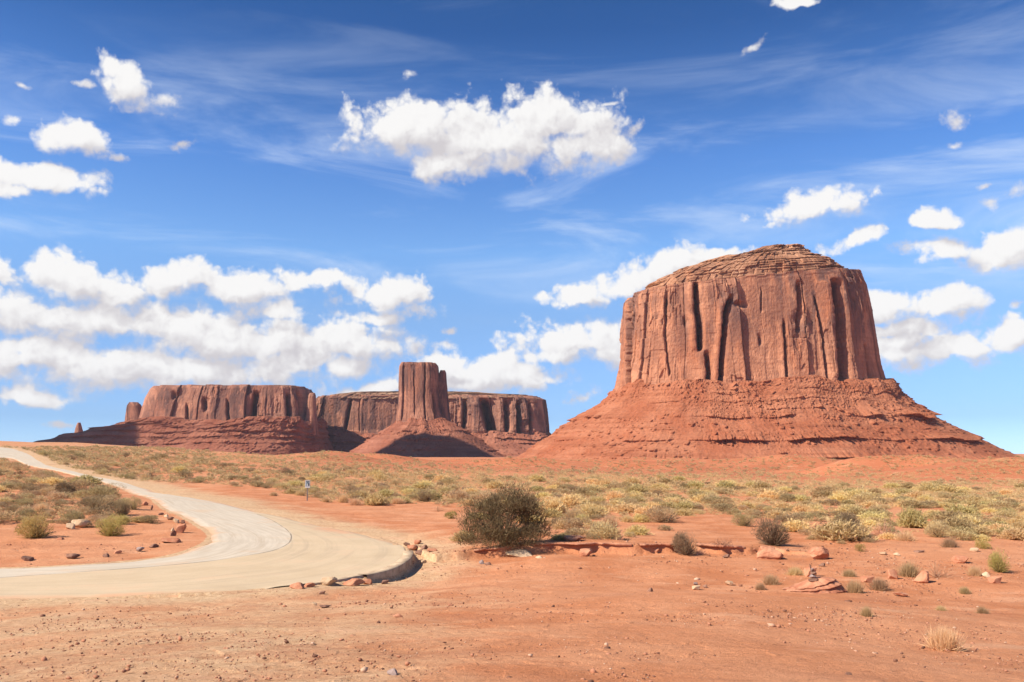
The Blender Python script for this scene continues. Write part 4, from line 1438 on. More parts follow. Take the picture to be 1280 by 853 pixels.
def dry_geo(seed, n=260):
    rg = np.random.default_rng(seed)
    parts = []
    k = n // 4
    d = dome(k, rg, 0.05)
    P = np.c_[rg.normal(0, 0.15, (k, 2)), np.zeros(k)]
    L = rg.uniform(0.5, 1.0, k)
    parts.append(blades(P, d, L, 0.03, rg, 0, 0.5))
    for _ in range(3):
        f = rg.uniform(0.4, 0.95, k)
        parts.append(blades(P + d * (L * f)[:, None], d + rg.normal(0, 0.6, (k, 3)), rg.uniform(0.15, 0.35, k), 0.02, rg, 0.3, 1.0))
    return join(parts)


M_SAGE = mat_leaf("grey green sagebrush leaves", (0.45, 0.335, 0.17), (0.67, 0.515, 0.275), (0.47, 0.33, 0.175))
M_RABB = mat_leaf("pale yellow rabbitbrush", (0.54, 0.38, 0.175), (0.80, 0.61, 0.315), (0.68, 0.51, 0.22))
M_GRAS = mat_leaf("dry straw grass", (0.56, 0.36, 0.185), (0.72, 0.515, 0.29), (0.58, 0.39, 0.20))
M_DRYT = mat_leaf("dry brown twigs", (0.36, 0.19, 0.11), (0.56, 0.34, 0.21), (0.42, 0.24, 0.14), 0.1)
M_GREN = mat_leaf("fresh green shrub leaves", (0.38, 0.28, 0.10), (0.66, 0.53, 0.19), (0.46, 0.34, 0.13))
M_BRWN = mat_leaf("brown shrub twigs", (0.24, 0.175, 0.095), (0.42, 0.30, 0.175), (0.30, 0.21, 0.12), 0.25)
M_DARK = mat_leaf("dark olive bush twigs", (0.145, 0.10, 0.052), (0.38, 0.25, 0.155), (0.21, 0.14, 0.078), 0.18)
M_WOOD = mat_plain("grey brown branch wood", (0.12, 0.085, 0.06), (0.22, 0.16, 0.11), 8.0, bump=0.4, dist=0.01)


def plant_mesh(name, geo, mat):
    V, Fc, tp, tn = geo
    me = mesh_np(name, V, Fc, mat, None, False, {'tip': tp, 'tint': tn})
    data = me.data
    bpy.data.objects.remove(me)
    return data


LIB = {
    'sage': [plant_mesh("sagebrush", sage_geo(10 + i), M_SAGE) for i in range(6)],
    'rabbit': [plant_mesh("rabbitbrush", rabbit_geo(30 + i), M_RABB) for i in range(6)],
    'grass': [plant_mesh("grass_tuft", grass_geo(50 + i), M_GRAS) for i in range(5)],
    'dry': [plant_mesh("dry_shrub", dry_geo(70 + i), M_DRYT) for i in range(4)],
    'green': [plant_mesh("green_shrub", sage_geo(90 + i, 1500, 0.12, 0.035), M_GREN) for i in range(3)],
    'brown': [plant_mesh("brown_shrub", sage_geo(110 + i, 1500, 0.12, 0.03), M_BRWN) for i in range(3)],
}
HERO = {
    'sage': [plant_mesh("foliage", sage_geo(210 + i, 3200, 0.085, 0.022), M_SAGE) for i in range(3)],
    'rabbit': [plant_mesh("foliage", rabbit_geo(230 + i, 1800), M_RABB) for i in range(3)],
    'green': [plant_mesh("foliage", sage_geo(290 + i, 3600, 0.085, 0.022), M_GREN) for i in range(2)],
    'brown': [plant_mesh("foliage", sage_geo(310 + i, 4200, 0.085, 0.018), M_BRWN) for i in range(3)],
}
NAMES = {'sage': ('sagebrush', 'shrub'), 'rabbit': ('rabbitbrush', 'shrub'), 'grass': ('grass_tuft', 'grass tuft'), 'dry': ('dry_shrub', 'shrub'), 'green': ('green_shrub', 'shrub'), 'brown': ('brown_shrub', 'shrub')}


def tube_geo(paths, rad0, rad1, sides=6):
    Vs, Fs, k = [], [], 0
    for P, r0, r1 in zip(paths, rad0, rad1):
        n = len(P)
        tg = np.gradient(P, axis=0)
        tg /= np.linalg.norm(tg, axis=1)[:, None] + 1e-9
        a = np.cross(tg, np.array([0.3, 0.9, 0.1]))
        a /= np.linalg.norm(a, axis=1)[:, None] + 1e-9
        b = np.cross(tg, a)
        rr = np.linspace(r0, r1, n)[:, None]
        ang = np.linspace(0, 2 * math.pi, sides, endpoint=False)
        ring = P[:, None] + rr[:, None] * (a[:, None] * np.cos(ang)[None, :, None] + b[:, None] * np.sin(ang)[None, :, None])
        Vs.append(ring.reshape(-1, 3))
        Fs.append(grid_faces(n, sides, True) + k)
        k += n * sides
    return np.vstack(Vs), np.vstack(Fs)


def stem_mesh(seed, k=9):
    rg = np.random.default_rng(seed)
    paths = []
    for i in range(k):
        d = dome(1, rg, 0.3)[0]
        t = np.linspace(0, 1, 7)[:, None]
        P = np.array([rg.normal(0, 0.06), rg.normal(0, 0.06), -0.05]) + d * t * 0.75 + rg.normal(0, 0.025, (7, 3)) * t
        paths.append(P)
    V, Fq = tube_geo(paths, [0.035] * k, [0.010] * k)
    me = mesh_np("stem", V, Fq, M_WOOD)
    d = me.data
    bpy.data.objects.remove(me)
    return d


STEMS = [stem_mesh(400 + i) for i in range(3)]


def put_plant(kind, px, py, w, h, label, group, idx, hero=False):
    p = spot(px, py)[0]
    k = p[1] / F
    nm, cat = NAMES[kind]
    sc3 = (w * k / 1.75, w * k / 1.75, h * k / 0.98)
    loc = (p[0], p[1] + w * k * 0.25, float(ground(np.array([p[0]]), np.array([p[1] + w * k * 0.25]))[0]) - 0.02)
    if hero and kind in HERO:
        root = empty(nm, loc)
        f = bpy.data.objects.new("foliage", HERO[kind][idx % len(HERO[kind])])
        s = bpy.data.objects.new("stem", STEMS[idx % 3])
        for c in (f, s):
            COL.objects.link(c)
            c.parent = root
        root.scale = sc3
        root.rotation_euler = (0, 0, idx * 1.7)
    else:
        root = bpy.data.objects.new(nm, LIB[kind][idx % len(LIB[kind])])
        COL.objects.link(root)
        root.location = loc
        root.scale = sc3
        root.rotation_euler = (0, 0, idx * 1.7)
    tag(root, label, cat, group)
    return root, loc, w * k


GA, GB_, GC, GD = "shrubs on the red flat", "shrubs inside the road bend", "dry grass clumps on the flat", "roadside shrubs by the signpost"
HEROES = [
    ('brown', 971, 683, 50, 42, "dense dark shrub with pale bare stems standing right behind the wide orange boulder", GA, 1),
    ('brown', 860, 695, 36, 32, "small dark olive shrub growing on the lip of the eroded bank", GA, 1),
    ('dry', 906, 692, 32, 14, "low brown tangle of twigs beside the small dark olive shrub", GA, 0),
    ('sage', 932, 658, 32, 19, "round grey green shrub just left of the dense dark one", GA, 1),
    ('brown', 1066, 671, 48, 32, "broad grey brown shrub, roundest on the slope behind the smaller orange boulder", GA, 1),
    ('dry', 1108, 671, 38, 25, "pale straggly bare shrub touching the broad grey brown one", GA, 0),
    ('rabbit', 1144, 660, 32, 27, "tall yellow green shrub in bloom above the straggly bare one", GA, 1),
    ('sage', 1178, 673, 36, 22, "grey tan shrub past the blooming one toward the frame edge", GA, 1),
    ('grass', 1190, 685, 22, 15, "small olive brown tuft at the foot of the grey tan shrub", GA, 0),
    ('grass', 1134, 676, 28, 12, "low wide golden tuft below the blooming shrub", GA, 0),
    ('green', 1077, 690, 14, 12, "little round olive tuft with a dark shadow on the slope", GA, 0),
    ('grass', 1086, 679, 16, 9, "flat tan tuft just above the little round olive one", GA, 0),
    ('grass', 1053, 680, 15, 5, "very low tan tuft below the broad grey brown shrub", GA, 0),
    ('grass', 1016, 676, 16, 8, "pale thin tuft between the dark shrub and the broad grey one", GA, 0),
    ('green', 1232, 687, 22, 15, "rounded olive yellow tuft near the pale flat stone", GA, 0),
    ('green', 1254, 716, 28, 31, "bright yellow green shrub, upright and alone at the frame edge", GA, 1),
    ('grass', 1140, 722, 30, 22, "thick golden clump just beside the upright red rock", GC, 0),
    ('dry', 1178, 724, 44, 24, "bare dry bush of pale curved twigs beside the pointed boulder", GC, 0),
    ('grass', 1103, 738, 27, 18, "round golden clump, second from the layered ledge", GC, 0),
    ('grass', 1071, 742, 25, 20, "tan clump growing against the end of the layered ledge", GC, 0),
    ('grass', 996, 721, 24, 14, "olive straw clump behind the ledge, beside the rounded red rock", GC, 0),
    ('grass', 966, 732, 26, 16, "pale straw clump left of the layered ledge", GC, 0),
    ('grass', 952, 738, 16, 11, "small thin clump at the outer side of the pale straw one", GC, 0),
    ('grass', 1221, 720, 20, 14, "thin straw clump between the dry bush and the cream stone", GC, 0),
    ('grass', 1208, 742, 15, 10, "small olive clump alone on the dirt below the dry bush", GC, 0),
    ('grass', 1187, 812, 48, 32, "largest golden clump, alone on the foreground hump", GC, 0),
    ('grass', 1178, 765, 15, 10, "faint pale clump on the dirt above the largest golden one", GC, 0),
    ('grass', 1231, 768, 18, 12, "thin greenish clump near the frame edge on the foreground dirt", GC, 0),
    ('grass', 1085, 770, 16, 14, "sparse see-through weed on the foreground hump", GC, 0),
    ('grass', 1064, 722, 20, 12, "reddish tan clump behind the layered ledge's end", GC, 0),
    ('green', 564, 649, 19, 11, "small green mound just left of the big dark bush", GD, 0),
    ('rabbit', 692, 646, 32, 24, "yellow shrub against the far side of the big dark bush", GA, 1),
    ('sage', 716, 650, 30, 15, "grey green shrub next to the yellow one behind the big bush's shadow", GA, 1),
    ('rabbit', 742, 648, 20, 15, "small yellow green tuft past the grey green shrub", GA, 0),
    ('grass', 762, 659, 26, 18, "tan tuft with a dark shadow above the eroded bank", GA, 0),
    ('grass', 784, 653, 16, 11, "smaller tan tuft just behind the shadowed one", GA, 0),
    ('sage', 832, 654, 54, 22, "wide olive green shrub spread low above the bank", GA, 1),
    ('sage', 831, 664, 22, 9, "low brown green shrub in front of the wide olive one", GA, 0),
    ('dry', 786, 672, 20, 5, "flat brown twigs on bare soil above the bank", GA, 0),
    ('sage', 794, 640, 30, 19, "brownish shrub behind the tan tufts, between big bush and wide olive shrub", GA, 1),
    ('brown', 717, 632, 22, 11, "dark flat shrub above the yellow ones beside the big bush", GA, 0),
    ('green', 37, 674, 50, 36, "largest green shrub inside the road bend, with yellow tips", GB_, 1),
    ('green', 134, 671, 40, 27, "mixed green and straw shrub nearest the edging stones", GB_, 1),
    ('green', 148, 656, 24, 14, "bright green mound joined to the shrub nearest the edging stones", GB_, 1),
    ('brown', 112, 638, 56, 20, "long dark shrub band across the middle of the island", GB_, 1),
    ('brown', 150, 645, 24, 24, "dark shrub at the island's corner by the road", GB_, 1),
    ('brown', 82, 620, 34, 20, "dark round shrub toward the top of the island", GB_, 1),
    ('rabbit', 102, 607, 34, 14, "yellow green shrub at the top of the island beside the road", GB_, 1),
    ('brown', 37, 617, 26, 11, "low dark shrub at the top of the island near the frame edge", GB_, 1),
    ('sage', 126, 618, 42, 14, "long grey olive shrub along the road at the top of the island", GB_, 1),
    ('sage', 165, 638, 18, 18, "grey shrub overhanging the road at the island's edge", GB_, 1),
    ('grass', 125, 659, 20, 14, "straw tuft just behind the mixed shrub in the island", GB_, 0),
    ('grass', 48, 640, 26, 12, "wide straw tuft behind the largest green shrub", GB_, 0),
    ('sage', 92, 652, 24, 14, "olive shrub behind the pale yellow boulder", GB_, 1),
    ('sage', 18, 588, 26, 8, "dark low shrub at the very top of the island by the frame edge", GB_, 0),
    ('sage', 60, 602, 26, 11, "grey green shrub between the two dark ones atop the island", GB_, 1),
    ('sage', 12, 642, 24, 12, "brown grey shrub at the frame edge above the largest green one", GB_, 0),
    ('sage', 108, 660, 16, 8, "little olive tuft touching the pale yellow boulder", GB_, 0),
    ('grass', 390, 617, 16, 8, "tan tuft just right of the signpost", GD, 0),
    ('grass', 374, 620, 16, 9, "straw tuft just left of the signpost", GD, 0),
    ('grass', 396, 622, 12, 8, "shadowed tuft a little right of the signpost", GD, 0),
    ('grass', 407, 628, 11, 8, "small straw tuft third to the right of the signpost", GD, 0),
    ('grass', 428, 628, 18, 12, "golden round tuft between signpost and big bush, lowest of its row", GD, 0),
    ('grass', 443, 632, 20, 11, "golden brown tuft nearest the road between signpost and big bush", GD, 0),
    ('sage', 447, 622, 26, 12, "grey green shrub behind the golden tufts past the signpost", GD, 1),
    ('rabbit', 468, 632, 28, 17, "orange tan shrub with dark foot halfway from signpost to big bush", GD, 1),
    ('grass', 496, 630, 22, 10, "tan tuft halfway between signpost and big bush", GD, 0),
    ('sage', 530, 628, 34, 18, "large grey green shrub closest to the left of the big bush", GD, 1),
    ('grass', 341, 620, 12, 6, "pale green tuft alone on the sandy verge left of the signpost", GD, 0),
    ('dry', 548, 640, 22, 10, "brown twigs on the red bank just before the big bush", GD, 0),
]
occupied = []
for i, (kd, px, py, w, h, lb, gr, hr) in enumerate(HEROES):
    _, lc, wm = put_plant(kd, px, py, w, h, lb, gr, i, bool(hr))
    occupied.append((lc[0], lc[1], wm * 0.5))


# the big dark bush
def big_bush():
    p = spot(630, 683)[0]
    k = p[1] / F
    root = empty("desert_bush", tuple(p))
    tag(root, "big dark twiggy bush, largest plant on the flat, casting a black shadow", "bush")
    W, H = 106 * k, 77 * k
    rg = np.random.default_rng(77)
    # limbs
    paths, r0, r1, tips = [], [], [], []
    for i in range(26):
        az = rg.uniform(0, 2 * math.pi)
        elv = rg.uniform(0.25, 1.35)
        d = np.array([math.cos(elv) * math.cos(az), math.cos(elv) * math.sin(az) * 0.8, math.sin(elv)])
        L = rg.uniform(0.65, 0.95)
        t = np.linspace(0, 1, 9)[:, None]
        end = d * np.array([W / 2, W / 2, H * 0.95]) * L
        P = end * t + np.array([0, 0, 0.25]) * np.sin(t * math.pi) * 0.6 + rg.normal(0, 0.05, (9, 3)) * t
        P[0] = (rg.normal(0, 0.12), rg.normal(0, 0.12), -0.1)
        paths.append(P); r0.append(0.05); r1.append(0.012)
        tips.append(P)
    V, Fq = tube_geo(paths, r0, r1)
    mesh_np("branch", V, Fq, M_WOOD, root)
    # foliage: lobes of fine twigs
    lob = [(0.06, 0, 0.45, 0.37), (0.10, 0, 0.72, 0.25), (-0.05, 0.05, 0.66, 0.2), (-0.27, 0, 0.50, 0.25), (-0.38, -0.03, 0.36, 0.16), (-0.30, -0.06, 0.16, 0.17), (-0.44, 0, 0.08, 0.10), (0.30, 0, 0.44, 0.24), (0.38, 0.04, 0.22, 0.18), (0.0, -0.2, 0.17, 0.26), (0.2, -0.16, 0.15, 0.24), (-0.12, -0.2, 0.26, 0.22), (0.1, 0.2, 0.35, 0.3), (0.22, 0.05, 0.64, 0.19), (0.16, -0.05, 0.60, 0.22)]
    parts = []
    for (lx, ly, lz_, rad) in lob:
        n = int(24000 * rad ** 2.0)
        d = rg.normal(size=(n, 3))
        d /= np.linalg.norm(d, axis=1)[:, None]
        rr = rg.uniform(0.2, 1.0, n) ** 0.6 * rad * (0.55 + 0.95 * vn3(d[:, 0] * 3 + lx * 7, d[:, 1] * 3, d[:, 2] * 3, 5))
        P = (np.array([lx, ly, lz_]) + d * rr[:, None]) * np.array([W, W, H])
        P = P[P[:, 2] > 0.02]
        den = vn3(P[:, 0] * 1.6, P[:, 1] * 1.6, P[:, 2] * 1.6, 9)
        P = P[(den > 0.33) | (P[:, 2] < 0.25 * H)]
        dd = (P - np.array([lx * W, ly * W, (lz_ - 0.25) * H]))
        dd = dd / np.linalg.norm(dd, axis=1)[:, None] + rg.normal(0, 0.75, (len(P), 3)) + np.array([0, 0, 0.2])
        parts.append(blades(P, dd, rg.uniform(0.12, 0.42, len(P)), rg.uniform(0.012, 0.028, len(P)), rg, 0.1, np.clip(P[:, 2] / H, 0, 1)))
    V, Fc, tp, tn = join(parts)
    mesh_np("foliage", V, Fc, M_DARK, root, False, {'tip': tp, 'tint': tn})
    occupied.append((p[0], p[1], W * 0.55))
    # low pale twigs at its foot
    put_plant('dry', 628, 697, 20, 16, "pale straw twigs hanging down the bank under the big dark bush", GA, 3)
    put_plant('dry', 596, 680, 34, 18, "reddish brown twigs spreading low beside the big dark bush", GA, 2)


big_bush()


# scrub covering the plain: the largest are individual plants, the far rest one mass
def scatter():
    rg = np.random.default_rng(99)
    N = 170000
    px = rg.uniform(-60, 1340, N)
    py = 556 + np.exp(rg.uniform(math.log(3.0), math.log(120), N))
    # how likely a plant is at this place of the plain
    lo = np.interp(px, [-60, 180, 330, 400, 560, 700, 900, 1280], [600, 604, 612, 628, 634, 640, 648, 672])
    dense = sstep(0, 6, lo - py)
    bandt = np.interp(px, [-60, 0, 200, 300, 420, 1280], [560, 562, 572, 580, 590, 594])
    dens = dense * (0.34 + 0.66 * sstep(-6, 5, py - bandt)) * np.interp(px, [0, 250, 420, 1280], [0.4, 0.6, 1, 1])
    dens *= np.interp(py, [556, 566, 572, 580, 600, 640, 676], [0.55, 0.55, 0.60, 0.60, 0.48, 0.40, 0.26])
    sparse = (py > lo) & (px > 560) & (py < 690)
    dens = np.where(sparse, 0.05 * sstep(560, 700, px), dens)
    dens = np.where((px < 215) & (py > 590) & (py < 655) & (py - 576 > (px - 20) * 0.36), 0.30, dens)
    sel = rg.uniform(0, 1, N) < dens
    px, py = px[sel], py[sel]
    P = cast(px, py, ground)
    x, y = P[:, 0], P[:, 1]
    ok = (y < 800) & (y > 40)
    ok &= ~inside(x, y, road_poly)
    ok &= seg_dist(x, y, road_poly[::2], True) > np.where(y > 55, np.where(px < 300, 2.0, 3.5), 1.2)
    ok &= (fbm2(x / 11, y / 11, 2, 111) > -0.42)
    x, y, px, py, z = x[ok], y[ok], px[ok], py[ok], P[ok, 2]
    order = np.argsort(y)
    x, y, px, py, z = (a[order] for a in (x, y, px, py, z))
    cellm = {}
    keepi, size, kinds = [], [], []
    for (ox, oy, orad) in occupied:
        for gx in range(int((ox - orad) // 2), int((ox + orad) // 2) + 1):
            for gy in range(int((oy - orad) // 2), int((oy + orad) // 2) + 1):
                cellm.setdefault((gx, gy), []).append((ox, oy, orad * 0.85))
    for i in range(len(x)):
        s = min(2.8, max(0.38, rg.lognormal(0.0, 0.47)))
        gx, gy = int(x[i] // 2), int(y[i] // 2)
        bad = False
        for a in (-1, 0, 1):
            for b in (-1, 0, 1):
                for (qx, qy, qr) in cellm.get((gx + a, gy + b), ()):
                    if (x[i] - qx) ** 2 + (y[i] - qy) ** 2 < (0.42 * (s * 0.5) + qr * 0.9) ** 2:
                        bad = True
        if bad:
            continue
        cellm.setdefault((gx, gy), []).append((x[i], y[i], s * 0.5))
        keepi.append(i)
        size.append(s)
    keepi = np.array(keepi)
    size = np.array(size)
    x, y, px, py, z = (a[keepi] for a in (x, y, px, py, z))
    pat = fbm2(x / 22, y / 30, 2, 131)
    u = rg.uniform(0, 1, len(x))
    # yellow brush rules the middle band, grey sage the near and left parts
    yel = np.clip(0.50 + 0.5 * pat + 0.25 * sstep(660, 1000, px) - 0.45 * sstep(420, 200, px) - 0.35 * sstep(220, 320, y), 0.06, 0.85)
    kind = np.where(u < yel, 0, np.where(u < yel + (1 - yel) * 0.62, 1, np.where(u < yel + (1 - yel) * 0.86, 2, 3)))
    kn_ = ['rabbit', 'sage', 'grass', 'brown']
    size = np.where(kind == 2, size * 0.6, np.where(kind == 3, size * 0.8, size))
    app = size / y
    zones = [
        (lambda X, Y: (X < 215) & (Y > 590), "inside the road bend"),
        (lambda X, Y: (X < 330), "across the road below the long mesa"),
        (lambda X, Y: (X < 560), "behind the signpost"),
        (lambda X, Y: (X < 700), "behind the big dark bush"),
        (lambda X, Y: (X < 900), "under the huge butte's near foot"),
        (lambda X, Y: (X < 1060), "behind the two orange boulders"),
        (lambda X, Y: (X > 0), "under the huge butte's far shoulder"),
    ]
    zsplit = [580, 596, 612, 628, 650]
    look = {'rabbit': "pale yellow rabbitbrush mound", 'sage': "grey green sagebrush", 'grass': "straw coloured grass tuft", 'brown': "dark olive brown shrub"}
    rest = []
    for k in range(4):
        idx = np.where(kind == k)[0]
        idx = idx[np.argsort(-app[idx])]
        inv = (px[idx] > -10) & (px[idx] < 1290)
        ind = idx[inv][:[260, 260, 150, 120][k]]
        rest.append(np.setdiff1d(idx, ind))
        for n_, i in enumerate(ind):
            kd = kn_[k]
            nm, cat = NAMES[kd]
            o = bpy.data.objects.new(nm, LIB[kd][n_ % len(LIB[kd])])
            COL.objects.link(o)
            s = size[i]
            hgt = s * rg.uniform(0.30, 0.54)
            o.location = (x[i], y[i], z[i] - 0.04)
            o.scale = (s / 1.75, s / 1.75, hgt)
            o.rotation_euler = (0, 0, rg.uniform(0, 6.28))
            zn = next(nmz for f, nmz in zones if bool(f(px[i], py[i])))
            dep = ["at the far rim", "toward the back", "in the middle", "toward the front", "along the near side", "lowest down"][int(np.searchsorted(zsplit, py[i]))]
            szw = "broad" if s > 1.55 else ("small" if s < 1.0 else "middling")
            lab = f"{szw} {look[kd]} {zn}, {dep}"
            tag(o, lab, cat, f"{look[kd]}s {zn}")
    # the rest as one mass
    rest = np.concatenate(rest)
    Vs, Fs, T1, T2, C1, off = [], [], [], [], [], 0
    protos = {0: [rabbit_geo(500 + i, 70) for i in range(4)], 1: [sage_geo(520 + i, 90, 0.3, 0.16) for i in range(4)], 2: [grass_geo(540 + i, 40) for i in range(3)], 3: [sage_geo(560 + i, 90, 0.3, 0.14) for i in range(3)]}
    for i in rest:
        pr = protos[int(kind[i])]
        V, Fc, tp, tn = pr[int(rg.integers(len(pr)))]
        a = rg.uniform(0, 6.28)
        s = size[i] / 1.75
        h = size[i] * rg.uniform(0.30, 0.52)
        c, sn = math.cos(a), math.sin(a)
        Q = np.stack([(V[:, 0] * c - V[:, 1] * sn) * s + x[i], (V[:, 0] * sn + V[:, 1] * c) * s + y[i], V[:, 2] * h + z[i] - 0.04], -1)
        Vs.append(Q); Fs.append(Fc + off); T1.append(tp); T2.append(tn); C1.append(np.full(len(V), float(kind[i])))
        off += len(V)
    far_mat = mat_scrub()
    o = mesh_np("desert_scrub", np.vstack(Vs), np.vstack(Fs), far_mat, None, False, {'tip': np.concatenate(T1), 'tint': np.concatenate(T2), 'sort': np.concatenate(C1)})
    tag(o, kind='stuff')
    print("scrub", len(x), "rest", len(rest), off)


def mat_scrub():
    m = bpy.data.materials.new("far scrub")
    m.use_nodes = True
    t = NT(m.node_tree)
    t.n.clear()
    tp, tn, so = t.attr('tip'), t.attr('tint'), t.attr('sort')
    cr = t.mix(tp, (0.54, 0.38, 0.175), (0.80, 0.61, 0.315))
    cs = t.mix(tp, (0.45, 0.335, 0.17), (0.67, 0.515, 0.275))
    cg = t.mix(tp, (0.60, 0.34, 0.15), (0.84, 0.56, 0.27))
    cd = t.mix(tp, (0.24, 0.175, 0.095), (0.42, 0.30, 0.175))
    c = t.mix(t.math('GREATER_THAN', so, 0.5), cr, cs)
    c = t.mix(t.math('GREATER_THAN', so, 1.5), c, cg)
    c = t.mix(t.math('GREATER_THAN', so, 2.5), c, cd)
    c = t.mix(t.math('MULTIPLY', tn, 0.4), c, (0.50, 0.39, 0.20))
    df = t.new('ShaderNodeBsdfDiffuse')
    tr = t.new('ShaderNodeBsdfTranslucent')
    t.put(df.inputs[0], c)
    t.put(tr.inputs[0], c)
    mx = t.new('ShaderNodeMixShader')
    mx.inputs[0].default_value = 0.35
    t.l.new(df.outputs[0], mx.inputs[1])
    t.l.new(tr.outputs[0], mx.inputs[2])
    out = t.new('ShaderNodeOutputMaterial')
    t.l.new(mx.outputs[0], out.inputs[0])
    return m


scatter()


# ------------------------------------------------------------------ gravel
def gravel():
    rg = np.random.default_rng(123)
    N = 70000
    px = rg.uniform(-40, 1320, N)
    py = rg.uniform(676, 900, N)
    dens = 0.25 + 0.75 * vn2(px / 60, py / 22, 7) ** 2
    cl = np.exp(-((px - 545) / 60) ** 2 - ((py - 700) / 16) ** 2) + np.exp(-((px - 720) / 200) ** 2 - ((py - 700) / 7) ** 2) + 0.8 * np.exp(-((px - 1000) / 150) ** 2 - ((py - 770) / 25) ** 2) + 1.0 * np.exp(-((px - 1120) / 150) ** 2 - ((py - 710) / 26) ** 2) + 0.7 * np.exp(-((px - 500) / 110) ** 2 - ((py - 755) / 10) ** 2) + 0.5 * np.exp(-((px - 190) / 200) ** 2 - ((py - 795) / 20) ** 2)
    sel = rg.uniform(0, 1, N) < np.clip(dens * 0.45 + cl, 0, 1)
    px, py = px[sel], py[sel]
    # flat ground estimate is enough for scattering
    d = ray(px, py)
    d = d / d[:, 1:2]
    y = np.full(len(px), 25.0)
    for _ in range(14):
        zg = ground(d[:, 0] * y, y)
        y = 0.5 * y + 0.5 * np.clip((zg - CZ) / d[:, 2], 5, 80)
    x = d[:, 0] * y
    ok = ~inside(x, y, road_poly) | (rg.uniform(0, 1, len(x)) < 0.04)
    x, y, px, py = x[ok], y[ok], px[ok], py[ok]
    z = ground(x, y)
    s = np.clip(rg.lognormal(-3.9, 0.58, len(x)), 0.010, 0.17) * (0.6 + y / 45)
    # seven-sided lumps
    ico = np.array([(0, 0, 1), (.894, 0, .447), (.276, .851, .447), (-.724, .526, .447), (-.724, -.526, .447), (.276, -.851, .447), (.724, .526, -.447), (-.276, .851, -.447), (-.894, 0, -.447), (-.276, -.851, -.447), (.724, -.526, -.447), (0, 0, -1)])
    fi = np.array([(0, 1, 2), (0, 2, 3), (0, 3, 4), (0, 4, 5), (0, 5, 1), (1, 6, 2), (2, 7, 3), (3, 8, 4), (4, 9, 5), (5, 10, 1), (6, 7, 2), (7, 8, 3), (8, 9, 4), (9, 10, 5), (10, 6, 1), (11, 7, 6), (11, 8, 7), (11, 9, 8), (11, 10, 9), (11, 6, 10)])
    n = len(x)
    jit = rg.uniform(0.6, 1.25, (n, 12, 1))
    ax = np.stack([rg.uniform(0.7, 1.4, n), rg.uniform(0.6, 1.1, n), rg.uniform(0.35, 0.8, n)], -1)
    V = ico[None] * jit * ax[:, None] * (s / 2)[:, None, None]
    a = rg.uniform(0, 6.28, n)
    c, sn = np.cos(a)[:, None], np.sin(a)[:, None]
    V = np.stack([V[..., 0] * c - V[..., 1] * sn, V[..., 0] * sn + V[..., 1] * c, V[..., 2]], -1)
    V += np.stack([x, y, z + s * 0.10], -1)[:, None]
    Fc = (fi[None] + (np.arange(n) * 12)[:, None, None]).reshape(-1, 3)
    m, t, b = material("gravel stones", 0.95, 0.1)
    h = t.attr('hue')
    cc = t.mix(t.range(h, 0.0, 0.5), (0.15, 0.075, 0.05), (0.42, 0.19, 0.11))
    cc = t.mix(t.range(h, 0.72, 1.0), cc, (0.55, 0.36, 0.24))
    t.put(b.inputs['Base Color'], cc)
    o = mesh_np("gravel", V.reshape(-1, 3), Fc, m, None, False, {'hue': np.repeat(rg.uniform(0, 1, n), 12)})
    tag(o, kind='stuff')
    print("gravel", n)


gravel()


# ------------------------------------------------------------------ signpost
def box(name, lo, hi, mat, parent, bev=0.0):
    import bmesh
    bm = bmesh.new()
    bmesh.ops.create_cube(bm, size=1.0)
    for v in bm.verts:
        v.co = Vector([lo[i] + (v.co[i] + 0.5) * (hi[i] - lo[i]) for i in range(3)])
    if bev:
        bmesh.ops.bevel(bm, geom=list(bm.edges), offset=bev, segments=2, affect='EDGES')
    me = bpy.data.meshes.new(name)
    bm.to_mesh(me)
    bm.free()
    me.materials.append(mat)
    o = bpy.data.objects.new(name, me)
    COL.objects.link(o)
    o.parent = parent
    return o


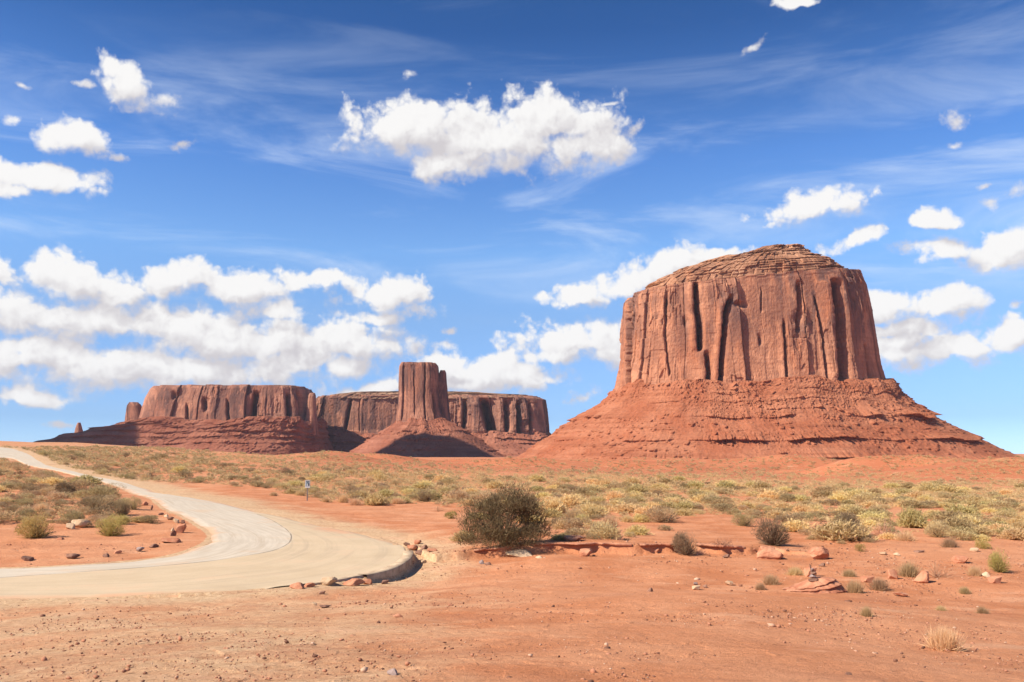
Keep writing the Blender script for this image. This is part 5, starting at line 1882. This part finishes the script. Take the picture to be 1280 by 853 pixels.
def signpost():
    p = spot(384, 626)[0]
    k = p[1] / F
    root = empty("road_sign", tuple(p))
    tag(root, "small white road sign with dark picture field on a thin metal post beside the road", "road sign")
    H = 25 * k
    W = 6.0 * k
    PH = 9.6 * k
    mw = mat_plain("white sign paint", (0.52, 0.51, 0.49), (0.62, 0.61, 0.58), 2.0, 0.5, 0, 0, 0.4)
    mb = mat_plain("dark sign print", (0.035, 0.04, 0.045), (0.06, 0.065, 0.07), 3.0, 0.6, 0, 0, 0.3)
    mg = mat_plain("blue grey sign print", (0.20, 0.26, 0.29), (0.26, 0.32, 0.35), 3.0, 0.6, 0, 0, 0.3)
    mp = mat_plain("galvanised post", (0.17, 0.14, 0.13), (0.24, 0.20, 0.18), 3.0, 0.6, 0, 0, 0.3)
    box("post", (-0.045, -0.03, -0.15), (0.045, 0.03, H - 0.05), mp, root, 0.008)
    pn = box("sign_panel", (-W / 2, -0.055, H - PH), (W / 2, -0.033, H), mw, root, 0.006)
    y0, y1 = -0.062, -0.0555
    z0 = H - PH
    box("printed_field", (-W * 0.38, y0, z0 + PH * 0.20), (W * 0.40, y1, z0 + PH * 0.80), mg, pn)
    box("printed_band", (-W * 0.38, y0, z0 + PH * 0.82), (W * 0.40, y1, z0 + PH * 0.92), mb, pn)
    box("printed_figure", (W * 0.12, y0 - 0.004, z0 + PH * 0.28), (W * 0.385, y0 - 0.0005, z0 + PH * 0.60), mb, pn)
    box("printed_figure", (-W * 0.12, y0 - 0.004, z0 + PH * 0.27), (W * 0.08, y0 - 0.0005, z0 + PH * 0.46), mw, pn)
    box("printed_figure", (-W * 0.06, y0 - 0.004, z0 + PH * 0.62), (W * 0.16, y0 - 0.0005, z0 + PH * 0.74), mb, pn)


signpost()


# ------------------------------------------------------------------ haze
def haze():
    mh = bpy.data.materials.new("thin desert haze")
    mh.use_nodes = True
    t = NT(mh.node_tree)
    t.n.clear()
    v = t.new('ShaderNodeVolumePrincipled')
    v.inputs['Color'].default_value = (0.80, 0.86, 1.0, 1)
    v.inputs['Density'].default_value = 1.3e-5
    v.inputs['Anisotropy'].default_value = 0.0
    out = t.new('ShaderNodeOutputMaterial')
    t.l.new(v.outputs[0], out.inputs['Volume'])
    r_ = 12000.0
    z0, z1 = -30.0, 620.0
    V = np.array([(x, y, z) for z in (z0, z1) for y in (-r_, r_) for x in (-r_, r_)])
    Fq = np.array([(0, 2, 3, 1), (4, 5, 7, 6), (0, 1, 5, 4), (2, 6, 7, 3), (0, 4, 6, 2), (1, 3, 7, 5)])
    o = mesh_np("haze", V, Fq, mh)
    tag(o, kind='stuff')


haze()


# ------------------------------------------------------------------ clouds off to the side, shading the far rocks
def overhead_cloud(target, h, size, seed):
    import bmesh
    m, t, b = material("cloud white", 1.0, 0.0)
    b.inputs['Base Color'].default_value = (0.9, 0.9, 0.9, 1)
    bm = bmesh.new()
    bmesh.ops.create_icosphere(bm, subdivisions=6, radius=1.0)
    V = np.array([v.co[:] for v in bm.verts])
    Fq = np.array([[v.index for v in f.verts] for f in bm.faces])
    bm.free()
    n = 1 + 0.55 * fbm3(V[:, 0] * 1.6 + seed, V[:, 1] * 1.6, V[:, 2] * 1.6, 5, seed, 0.6)
    V = V * n[:, None]
    V[:, 2] = np.where(V[:, 2] < 0, V[:, 2] * 0.45, V[:, 2])
    V = V * np.array(size)
    c = np.array(target) + sun_dir * ((h - target[2]) / sun_dir[2])
    o = mesh_np("cloud", V, Fq, m, None, True)
    o.location = c
    tag(o, kind='stuff')


overhead_cloud((-215, 2785, 10), 1500, (215, 95, 50), 3)
overhead_cloud((-1560, 3080, 10), 1550, (270, 110, 55), 8)
